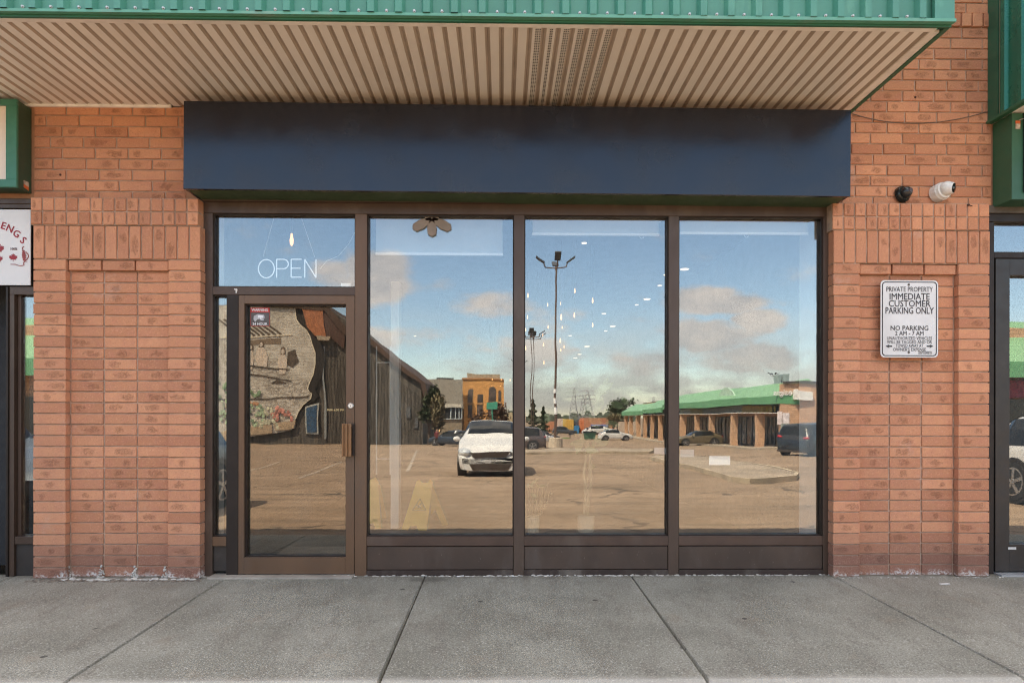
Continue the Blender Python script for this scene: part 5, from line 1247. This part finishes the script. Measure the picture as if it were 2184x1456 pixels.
for px, z, lab in ((1133, 70, 'second lamp post, behind the dark grey hatchback'), (1137, 76, 'third lamp post, close beside the second'), (1108, 108, 'farthest lamp post, hidden mostly by the first mullion'), (1650, 150, 'far lamp post over the plaza roof corner')):
    b_ = GX(px, z); tz = M(px, {1133: 719, 1137: 723, 1108: 777, 1650: 800}[px], z).z; lamp('l', b_, tz - b_.z, .055, lab, False)

# ---- islands with kerbs
KERB = mat('worn kerb concrete', (.42, .34, .24), .9, var=.22, scale=1.2, dirt=(.2, .15, .1), dscale=1.0)
def island(name, pix, lab):
    pts = [G(*c) for c in pix]; mb = MB(); n_ = len(pts); cen = sum(pts, Vector()) / n_
    lo = [p_ + Vector((0, 0, -.15)) for p_ in pts]; hi = [p_ + Vector((0, 0, .14)) for p_ in pts]; inn = [p_ + (cen - p_) * .0 + (cen - p_).normalized() * .18 + Vector((0, 0, .141)) for p_ in pts]
    fs = [(i, (i + 1) % n_, n_ + (i + 1) % n_, n_ + i) for i in range(n_)] + [(n_ + i, n_ + (i + 1) % n_, 2 * n_ + (i + 1) % n_, 2 * n_ + i) for i in range(n_)]
    mb.mesh(lo + hi + inn, fs); root = thing(name, lab, 'kerb island', cen, 'kerbed islands in the car park'); kid(root, mb, 'kerb', KERB)
    mb = MB(); mb.face([p_ + Vector((0, 0, -.01)) for p_ in inn]); kid(root, mb, 'paving', mat('island paving', (.30, .235, .17), .9, var=.2, scale=.8))
island('kerb_island', [(1386, 980), (1440, 972), (1510, 979), (1590, 991), (1660, 1004), (1703, 1018), (1698, 1026), (1640, 1031), (1600, 1033), (1560, 1030), (1530, 1018), (1480, 1004), (1430, 993)], 'near pale kerb island with a broken tip, right of the middle window')
island('kerb_island', [(1085, 962), (1180, 961), (1290, 961), (1385, 962), (1396, 966), (1385, 969), (1290, 969.5), (1180, 970), (1085, 971)], 'long narrow kerb island under the tallest lamp post')
mb = MB(); 
for px0, px1, py in ((870, 955, 962), (1560, 1660, 950), (560, 660, 975)):
    a_, b_ = G(px0, py), G(px1, py + 1); mb.mesh([a_ + Vector((0, 0, .006)), b_ + Vector((0, 0, .006)), b_ + Vector((0, .12, .006)), a_ + Vector((0, .12, .006))], [(0, 1, 2, 3)])
for px0, py0, px1, py1 in ((520, 1005, 600, 985), (640, 1020, 730, 985), (868, 1005, 890, 960)):
    a_, b_ = G(px0, py0), G(px1, py1); d = (b_ - a_).normalized().cross(Vector((0, 0, 1))) * .06; L3 = Vector((0, 0, .006)); n_ = 8
    for k in range(n_):
        c0, c1 = a_.lerp(b_, k / n_), a_.lerp(b_, (k + 1) / n_); c0.z = g(-c0.y) + .006; c1.z = g(-c1.y) + .006
        mb.face([c0 - d, c0 + d, c1 + d, c1 - d])
tag(mb.build('parking_bay_lines', mat('faded white road paint', (.33, .27, .21), .9, var=.3, scale=2)), kind='structure')
a_, b_ = G(1170, 935), G(1210, 932.5); mb = MB(); mb.box(a_.x, a_.x + 3.5, a_.y, a_.y - 3, a_.z - .1, a_.z + .08); tag(mb.build('grass', mat('lawn strip', (.10, .17, .04), .95, var=.3)), kind='stuff')

# ---- cars
def interp(tab, x):
    for (a, b) in zip(tab[:-1], tab[1:]):
        if a[0] <= x <= b[0]:
            s = (x - a[0]) / (b[0] - a[0] + 1e-9); s = s * s * (3 - 2 * s) * .35 + s * .65
            return tuple(p + (q - p) * s for p, q in zip(a[1:], b[1:]))
    return tab[-1][1:]
# fraction along length (0 rear, 1 front): roof/bonnet height, belt height, half width at top, half width body (fractions of H, H, W/2, W/2)
KINDS = {
 'suv': [(0, .50, .44, .72, .86), (.02, .62, .56, .72, .94), (.06, .90, .62, .66, .98), (.12, .97, .63, .70, 1), (.3, 1.0, .63, .73, 1), (.5, .99, .62, .73, 1), (.60, .93, .61, .70, 1), (.72, .66, .60, .74, 1), (.86, .61, .56, .74, .98), (.95, .54, .50, .70, .92), (.985, .46, .42, .64, .84), (1, .38, .36, .60, .80)],
 'coupe': [(0, .52, .46, .70, .84), (.03, .64, .58, .68, .93), (.12, .80, .64, .62, .97), (.24, .95, .64, .66, 1), (.40, 1.0, .63, .70, 1), (.52, .97, .62, .70, 1), (.60, .90, .61, .68, 1), (.71, .66, .60, .72, 1), (.86, .60, .55, .72, .98), (.95, .53, .49, .68, .92), (.985, .45, .42, .64, .84), (1, .38, .36, .60, .80)],
 'wagon': [(0, .48, .42, .72, .86), (.02, .60, .55, .72, .95), (.08, .90, .63, .66, .98), (.2, .98, .64, .70, 1), (.4, 1., .64, .72, 1), (.54, .985, .64, .70, 1), (.62, .90, .65, .68, 1), (.745, .70, .66, .76, 1), (.88, .605, .575, .78, .98), (.95, .52, .49, .76, .96), (.985, .42, .40, .74, .90), (1, .34, .32, .70, .84)],
}
def car(lab, loc, ang, kind, L, Wd, H, paint, group='cars in the car park', lights=True):
    root = thing('parked_car', lab, 'car', loc, group); tabl = KINDS[kind]; N = 34; hw = Wd / 2
    def sec(s):
        zt, zb_, wt, wb = interp(tabl, s); zt *= H; zb_ *= H; wt *= hw; wb *= hw
        if zt - zb_ < .10 * H: wt = max(wt, wb * .86)
        return [(0, zt), (wt * .5, zt - .012), (wt * .88, zt - .03), (wt, zt - .07 * min(1, (zt - zb_) / .3)), (wt + (wb * .97 - wt) * .5, (zt + zb_) / 2 + .0), (wb * .965, zb_), (wb * .995, zb_ - .08), (wb, H * .36), (wb * .975, H * .24), (wb * .93, H * .17), (wb * .6, H * .14), (0, H * .13)]
    Mx = Matrix.Translation(loc) @ Matrix.Rotation(ang, 4, 'Z')
    T = lambda x, y, z: Mx @ Vector((x, y, z))
    rows = []; ss = []
    for i in range(N + 1):
        s = i / N; s = .5 - .5 * math.cos(math.pi * s) * (1 if True else 0); s = .6 * s + .4 * i / N; ss.append(s); rows.append(sec(s))
    vs = []; fs = []; M_ = 12
    for s, r_ in zip(ss, rows):
        x = (s - .5) * L
        for y, z in r_: vs.append(T(x, y, z))
        for y, z in r_[1:-1][::-1]: vs.append(T(x, -y, z))
    K = 2 * M_ - 2
    for i in range(N): fs += [(i * K + j, i * K + (j + 1) % K, (i + 1) * K + (j + 1) % K, (i + 1) * K + j) for j in range(K)]
    fs += [tuple(range(K)), tuple(N * K + j for j in range(K))[::-1]]
    mb = MB(); mb.mesh(vs, fs); body = kid(root, mb, 'body', paint, smooth=True)
    # glass
    def gface(i0, i1, j0, j1, mir, name, off=.006):
        mb = MB()
        for i in range(i0, i1):
            for j in range(j0, j1):
                qd = []
                for ii, jj in ((i, j), (i + 1, j), (i + 1, j + 1), (i, j + 1)):
                    y, z = rows[ii][jj]; x = (ss[ii] - .5) * L; k = 1 + off / hw * 1.2; qd.append(T(x, (y * k) * mir, z + off * .9))
                mb.face(qd)
        if mb.f: kid(root, mb, name, CARG, smooth=False)
    belt = [i for i in range(N + 1) if rows[i][0][1] - rows[i][5][1] > .14 * H]
    roof = [i for i in range(N + 1) if rows[i][0][1] > .955 * H]
    i0, i1 = belt[0], belt[-1]
    for mir in (1, -1): gface(i0 + 2, i1 - 1, 3, 5, mir, 'side_window')
    def cap(ia, ib, name):
        mb = MB()
        for i in range(ia, ib):
            for mir in (1, -1):
                for j in range(0, 3):
                    qd = []
                    for ii, jj in ((i, j), (i + 1, j), (i + 1, j + 1), (i, j + 1)):
                        y, z = rows[ii][jj]; x = (ss[ii] - .5) * L; sgn = 1 if name == 'windshield' else -1; qd.append(T(x + sgn * .010, y * mir, z + .010))
                    mb.face(qd)
        if mb.f: kid(root, mb, name, CARG)
    cap(roof[-1], i1 + 1, 'windshield'); 
    rear = [i for i in range(N + 1) if ss[i] < .3 and rows[i][0][1] > .66 * H and i <= roof[0]]
    if len(rear) > 1: cap(rear[0], rear[-1], 'rear_window')
    # wheels
    wr = .335 if H < 1.6 else .36
    for sx_ in (.175, .80):
        for mir in (1, -1):
            x = (sx_ - .5) * L; y = mir * hw
            ax = (Mx.to_3x3() @ Vector((0, mir, 0)))
            mb = MB(); mb.lathe(T(x, y - mir * .22, wr + .02), ax, [(0, wr + .06), (.225, wr + .06)], 22); kid(root, mb, 'wheel_arch', BLACK)
            mb = MB(); mb.lathe(T(x, y - mir * .20, wr), ax, [(0, wr * .93), (.03, wr), (.19, wr), (.215, wr * .95), (.217, wr * .72)], 24); wl = kid(root, mb, 'wheel', RUBBER, smooth=True)
            mb = MB(); c = T(x, y + mir * .018, wr)
            mb.lathe(c, ax, [(0, wr * .16), (.006, wr * .14)], 10)
            up = Vector((0, 0, 1)); fw = Mx.to_3x3() @ Vector((1, 0, 0))
            for k in range(5):
                an = k * 2 * math.pi / 5; d = up * math.cos(an) + fw * math.sin(an); t_ = ax.cross(d) * wr * .075
                mb.prism([c + d * wr * .12 + t_, c + d * wr * .68 + t_ * 1.3, c + d * wr * .68 - t_ * 1.3, c + d * wr * .12 - t_], ax * .005)
            for k in range(16):
                a0, a1 = k * math.pi / 8, (k + 1) * math.pi / 8; d0, d1 = up * math.cos(a0) + fw * math.sin(a0), up * math.cos(a1) + fw * math.sin(a1)
                mb.prism([c + d0 * wr * .66, c + d1 * wr * .66, c + d1 * wr * .73, c + d0 * wr * .73], ax * .004)
            mb.build('rim', RIM, wl)
    # lamps
    for mir in (1, -1):
        y0, z0 = hw * .72, H * .50
        xs_, zs_ = (ss[-1] - .5) * L, 0
        mb = MB(); wg = kind == 'wagon'; c = T(L * (.455 if wg else .448), mir * hw * .76, H * (.455 if wg else .45)); mb.ball((0, 0, 0), .25 if wg else .17, 12, 8, (.9, .72, .58) if wg else (1.0, .62, .55)); mb.v = [tuple(c + Mx.to_3x3() @ Matrix.Rotation(-mir * .5, 3, 'Z') @ Vector(v_)) for v_ in mb.v]; hd = kid(root, mb, 'headlight', HLT, smooth=True)
        mb = MB(); mb.ball((0, 0, 0), .12, 10, 8, (.8, 1.3, .55)); c = T(-L * .478, mir * hw * .74, H * .58); mb.v = [tuple(c + Mx.to_3x3() @ Vector(v_)) for v_ in mb.v]; kid(root, mb, 'tail_light', TLT, smooth=True)
        mb = MB(); mb.ball((0, 0, 0), .11, 10, 7, (.6, 1.0, .7)); c = T(L * .175, mir * (hw * .97 + .11), H * .665); mb.v = [tuple(c + Mx.to_3x3() @ Vector(v_)) for v_ in mb.v]; kid(root, mb, 'mirror', paint, smooth=True)
    xf_ = lambda zf: L * .5
    mb = MB(); e = L * (.503 if kind == 'wagon' else .497)
    def fpoly(pts, name, m, x=e, dx=.02):
        mb = MB(); mb.prism([T(x, y, z) for y, z in pts], Mx.to_3x3() @ Vector((-dx * 3, 0, 0))); kid(root, mb, name, m)
    fpoly([(-hw * .60, H * .475), (hw * .60, H * .475), (hw * .46, H * .375), (-hw * .46, H * .375)], 'grille', GRL, x=L * .499 if kind != 'wagon' else L * .4985)
    fpoly([(-hw * .62, H * .265), (hw * .62, H * .265), (hw * .50, H * .15), (-hw * .50, H * .15)], 'air_intake', GRL, x=L * .504)
    fpoly([(-hw * .9, H * .2), (hw * .9, H * .2), (hw * .86, H * .13), (-hw * .86, H * .13)], 'rear_bumper', GRL, x=-L * .49)
    return root
CARG = mat('car window glass', (.010, .011, .012), .08, var=.1, spec=.35)
RIM = mat('alloy rim', (.42, .42, .43), .3, .8); HLT = mat('headlight lens', (.55, .57, .58), .08, .3, var=.3, scale=14); TLT = mat('tail light lens', (.45, .015, .02), .12); GRL = mat('dark grille', (.045, .032, .025), .5, var=.4, scale=10, stretch=(.1, .1, 5))
def paint(name, c, met=.0, r=.32): return mat(name, c, r, met, var=.01, coat=.3)
z1 = 12.3; c = GX(1046, z1 + 2.4)
car('white wagon facing the shop, closest car behind the camera', Vector((GX(1045.5, z1).x, -(z1 + 2.35), g(z1 + 2.2))), math.pi / 2, 'wagon', 4.7, 1.86, 1.56, paint('white car paint', (.58, .565, .54)))
def cat_(lab, px, z, ang, kind, L, Wd, H, pt): p_ = GX(px, z); return car(lab, p_, ang, kind, L, Wd, H, pt)
cat_('dark grey crossover side on, half hidden behind the white wagon', 1086, 37, math.pi, 'suv', 4.7, 1.85, 1.66, paint('brown grey paint', (.11, .085, .08), .3))
cat_('silver hatchback beside the tall lamp post', 1152, 70, 0, 'coupe', 4.1, 1.75, 1.45, paint('silver paint', (.48, .47, .46), .3))
cat_('dark sedan behind the silver hatchback', 1160, 82, 0, 'suv', 4.5, 1.8, 1.5, paint('dark sedan paint', (.05, .04, .04)))
cat_('white crossover side on in the open middle of the car park', 1313, 83, 0, 'coupe', 4.55, 1.85, 1.66, paint('white car paint', ()))
cat_('olive coupe like crossover in front of the plaza shops', 1487, 56, math.pi, 'coupe', 4.55, 1.85, 1.52, paint('olive bronze paint', (.15, .12, .075), .3))
cat_('black sport utility with red tail lights near the plaza corner', 1738, 29.5, R(-38), 'suv', 4.9, 1.95, 1.76, paint('black car paint', (.012, .012, .014)))
cat_('dark blue sedan parked beside the trees by the hall', 965, 56, R(200), 'coupe', 4.5, 1.8, 1.45, paint('dark blue paint', (.03, .04, .055)))
cat_('dark sport utility far beyond the tall lamp post', 1204, 122, 0, 'suv', 4.8, 1.9, 1.7, paint('dark far paint', (.05, .055, .06)))
cat_('white van like car far off by the warehouse', 1279, 118, 0, 'wagon', 4.9, 1.9, 1.9, paint('white car paint', ()))
cat_('small white car far off beside the warehouse', 1262, 120, 0, 'coupe', 4.2, 1.8, 1.5, paint('white car paint', ()))
car('blue grey hatchback parked nose in, left of the door', Vector((-5.27, -4.0, g(4.0))), math.pi / 2, 'wagon', 3.8, 1.78, 1.5, paint('blue grey paint', (.09, .11, .13), .2))
car('dark blue hatchback parked nose in at the far left', Vector((-8.6, -4.2, g(4.2))), math.pi / 2, 'wagon', 4.2, 1.8, 1.5, paint('deep blue paint', (.03, .045, .08), .2))
car('white sport utility parked nose in at the far right', Vector((9.5, -4.3, g(4.3))), math.pi / 2, 'suv', 4.5, 1.86, 1.5, paint('white car paint', ()))

# ---- trees
def tree(root_name, lab, base, H, cr, n, m, trunk=.18, bare=0., conifer=False, seed=1, leaf=.22):
    rg = random.Random(seed); root = thing(root_name, lab, 'tree', base); mb = MB()
    mb.tube(base, base + Vector((0, 0, H * .8)), trunk, trunk * .3, 8)
    for k in range(14 if not conifer else 0):
        h0 = rg.uniform(.2, .7); a_ = rg.uniform(0, 6.28); p0 = base + Vector((0, 0, H * h0)); p1 = p0 + Vector((math.cos(a_) * cr * .7, math.sin(a_) * cr * .7, H * .22)); mb.tube(p0, p1, trunk * .35, trunk * .1, 5)
        for q_ in range(3): p2 = p1 + Vector((rg.gauss(0, .5), rg.gauss(0, .5), rg.uniform(.1, .8))); mb.tube(p0.lerp(p1, .6), p2, trunk * .14, trunk * .05, 4)
    kid(root, mb, 'trunk', mat('tree bark', (.08, .055, .04), .9))
    mb = MB(); cl = [(rg.gauss(0, .4), rg.gauss(0, .4), rg.uniform(.3, 1)) for _ in range(16)]
    for k in range(n):
        if conifer:
            h = rg.random() ** .8; rad = cr * (1 - h) ** .9 * (.55 + .45 * math.sin(h * 40)) ; a_ = rg.uniform(0, 6.28); r_ = rad * math.sqrt(rg.random()); c = base + Vector((math.cos(a_) * r_, math.sin(a_) * r_, H * (.08 + .92 * h)))
        else:
            q_ = rg.choice(cl); c = base + Vector(((q_[0] + rg.gauss(0, .22)) * cr, (q_[1] + rg.gauss(0, .22)) * cr, H * (.25 + .7 * q_[2]) + rg.gauss(0, .35)))
        d = Vector((rg.gauss(0, 1), rg.gauss(0, 1), rg.gauss(0, 1))).normalized(); e_ = d.orthogonal().normalized(); s_ = leaf * rg.uniform(.5, 1.3)
        mb.face([c - d * s_, c + e_ * s_ * .5, c + d * s_, c - e_ * s_ * .5])
    kid(root, mb, 'crown', m)
DG = mat('dark evergreen leaf', (.045, .06, .025), .8, rndv=.5); RT = mat('russet leaf', (.10, .055, .035), .8, rndv=.5); OL = mat('olive twig leaf', (.14, .115, .06), .8, rndv=.5)
tree('leafy_tree', 'dark ragged tree against the end of the boarded hall', GX(915, 60), 5.6, .8, 1500, DG, seed=3)
tree('leafy_tree', 'thin olive tree half bare beside the dark ragged one', GX(932, 56), 4.4, .8, 800, OL, seed=4)
tree('leafy_tree', 'low russet tree in front of the brick tower, left of the next', GX(1022, 80), 3.0, 1.3, 900, RT, seed=5)
tree('leafy_tree', 'taller russet tree in front of the brick tower arches', GX(1054, 82), 4.6, 1.7, 1400, RT, seed=6)
tree('conifer', 'taller pointed conifer left of the tall lamp pole', GX(1137, 105), 6.4, 1.9, 1500, DG, conifer=True, seed=7)
tree('conifer', 'shorter pointed conifer next to the lamp pole', GX(1158, 100), 5.0, 1.8, 1300, DG, conifer=True, seed=8)
tree('leafy_tree', 'bushy tree at the far end of the green plaza roof', GX(1318, 125), 7.0, 2.2, 1600, DG, seed=9, leaf=.3)
tree('leafy_tree', 'small bare tree in front of the far plaza end', GX(1308, 115), 4.2, 1.4, 500, OL, seed=10)
# green sign board near tower, bin
a_, b_ = M(1039, 874, 84), M(1061, 860, 84); mb = MB(); mb.box(a_.x, b_.x, -79, -79.2, a_.z, b_.z); mb.tube(((a_.x + b_.x) / 2, -79.1, g(79)), ((a_.x + b_.x) / 2, -79.1, a_.z), .08); tag(mb.build('pole_sign', mat('green pole sign', (.06, .30, .20), .5)), 'green sign on a pole in front of the brick tower', 'sign')
bn = thing('rubbish_bin', 'dark green rubbish skip left of the white crossover', 'bin', GX(1258, 90))
p_ = GX(1258, 90); mb = MB(); mb.prism([p_ + Vector((-.85, 0, .1)), p_ + Vector((.85, 0, .1)), p_ + Vector((1.0, 0, 1.15)), p_ + Vector((-1.0, 0, 1.15))], (0, -1.2, 0)); kid(bn, mb, 'body', mat('bin green', (.03, .07, .045), .6)); mb = MB(); mb.prism([p_ + Vector((-1.05, .05, 1.16)), p_ + Vector((1.05, .05, 1.16)), p_ + Vector((1.05, .05, 1.24)), p_ + Vector((-1.05, .05, 1.3))], (0, -1.3, 0)); kid(bn, mb, 'lid', BLACK)
# people
def person(lab, base, H, coat, legs, seed):
    me = bpy.data.meshes.new('person'); s = H / 1.75
    J = {'pelvis': (0, 0, .92), 'chest': (0, .02, 1.25), 'neck': (0, .02, 1.48), 'headlo': (0, -.01, 1.56), 'head': (0, 0, 1.68), 'lh': (-.09, 0, .88), 'lk': (-.12, -.10, .48), 'la': (-.12, .02, .08), 'lt': (-.13, -.14, .03), 'rh': (.09, 0, .88), 'rk': (.12, .06, .48), 'ra': (.13, .16, .08), 'rt': (.13, .02, .03),
         'ls': (-.18, .02, 1.40), 'le': (-.25, .04, 1.12), 'lw': (-.22, -.12, .92), 'rs': (.18, .02, 1.40), 're': (.26, .06, 1.12), 'rw': (.22, -.10, .94)}
    rad = {'pelvis': .15, 'chest': .16, 'neck': .06, 'headlo': .085, 'head': .10, 'lh': .10, 'rh': .10, 'lk': .065, 'rk': .065, 'la': .045, 'ra': .045, 'lt': .04, 'rt': .04, 'ls': .07, 'rs': .07, 'le': .048, 're': .048, 'lw': .034, 'rw': .034}
    E = [('pelvis', 'chest'), ('chest', 'neck'), ('neck', 'headlo'), ('headlo', 'head'), ('pelvis', 'lh'), ('lh', 'lk'), ('lk', 'la'), ('la', 'lt'), ('pelvis', 'rh'), ('rh', 'rk'), ('rk', 'ra'), ('ra', 'rt'), ('chest', 'ls'), ('ls', 'le'), ('le', 'lw'), ('chest', 'rs'), ('rs', 're'), ('re', 'rw')]
    ks = list(J); me.from_pydata([tuple(Vector(J[k]) * s) for k in ks], [(ks.index(a), ks.index(b)) for a, b in E], [])
    ob = bpy.data.objects.new('person', me); COL.objects.link(ob); ob.location = base
    md = ob.modifiers.new('skin', 'SKIN'); me.skin_vertices.new() if not me.skin_vertices else None
    for k, sv in zip(ks, me.skin_vertices[0].data): sv.radius = (rad[k] * s, rad[k] * s * .8); sv.use_root = (k == 'pelvis')
    ob.modifiers.new('sub', 'SUBSURF').render_levels = 1
    m = bpy.data.materials.new(coat[0]); m.use_nodes = True; n = NT(m.node_tree); sp = n.new('ShaderNodeSeparateXYZ'); n.l.new(n.new('ShaderNodeTexCoord').outputs['Object'], sp.inputs[0])
    c_ = n.mix(n.math('GREATER_THAN', sp.outputs[2], .84 * s), legs, coat[1]); c_ = n.mix(n.math('GREATER_THAN', sp.outputs[2], 1.50 * s), c_, (.42, .25, .18)); c_ = n.mix(n.math('GREATER_THAN', sp.outputs[2], 1.70 * s), c_, (.03, .02, .015))
    n.put(n.n['Principled BSDF'].inputs['Base Color'], c_); me.materials.append(m); tag(ob, lab, 'person')
person('person in dark clothes walking across the far car park', GX(1217, 96), 1.75, ('dark coat', (.05, .05, .055)), (.03, .03, .04), 1)
person('person in a maroon coat standing by the dark blue sedan', GX(934, 52), 1.6, ('maroon coat', (.16, .03, .03)), (.04, .03, .03), 2)
# wires
mb = MB()
for dz in (0, 1.6, 3.0):
    a_, b_ = M(1225, 838, 440), M(1255, 850, 400); mb.tube(a_ + Vector((-400, 0, dz)), a_ + Vector((500, 0, dz)), .05, n=3)
tag(mb.build('power_line', mat('far wire', (.3, .3, .3), .7)), 'thin power lines strung between the far pylons', 'power line')
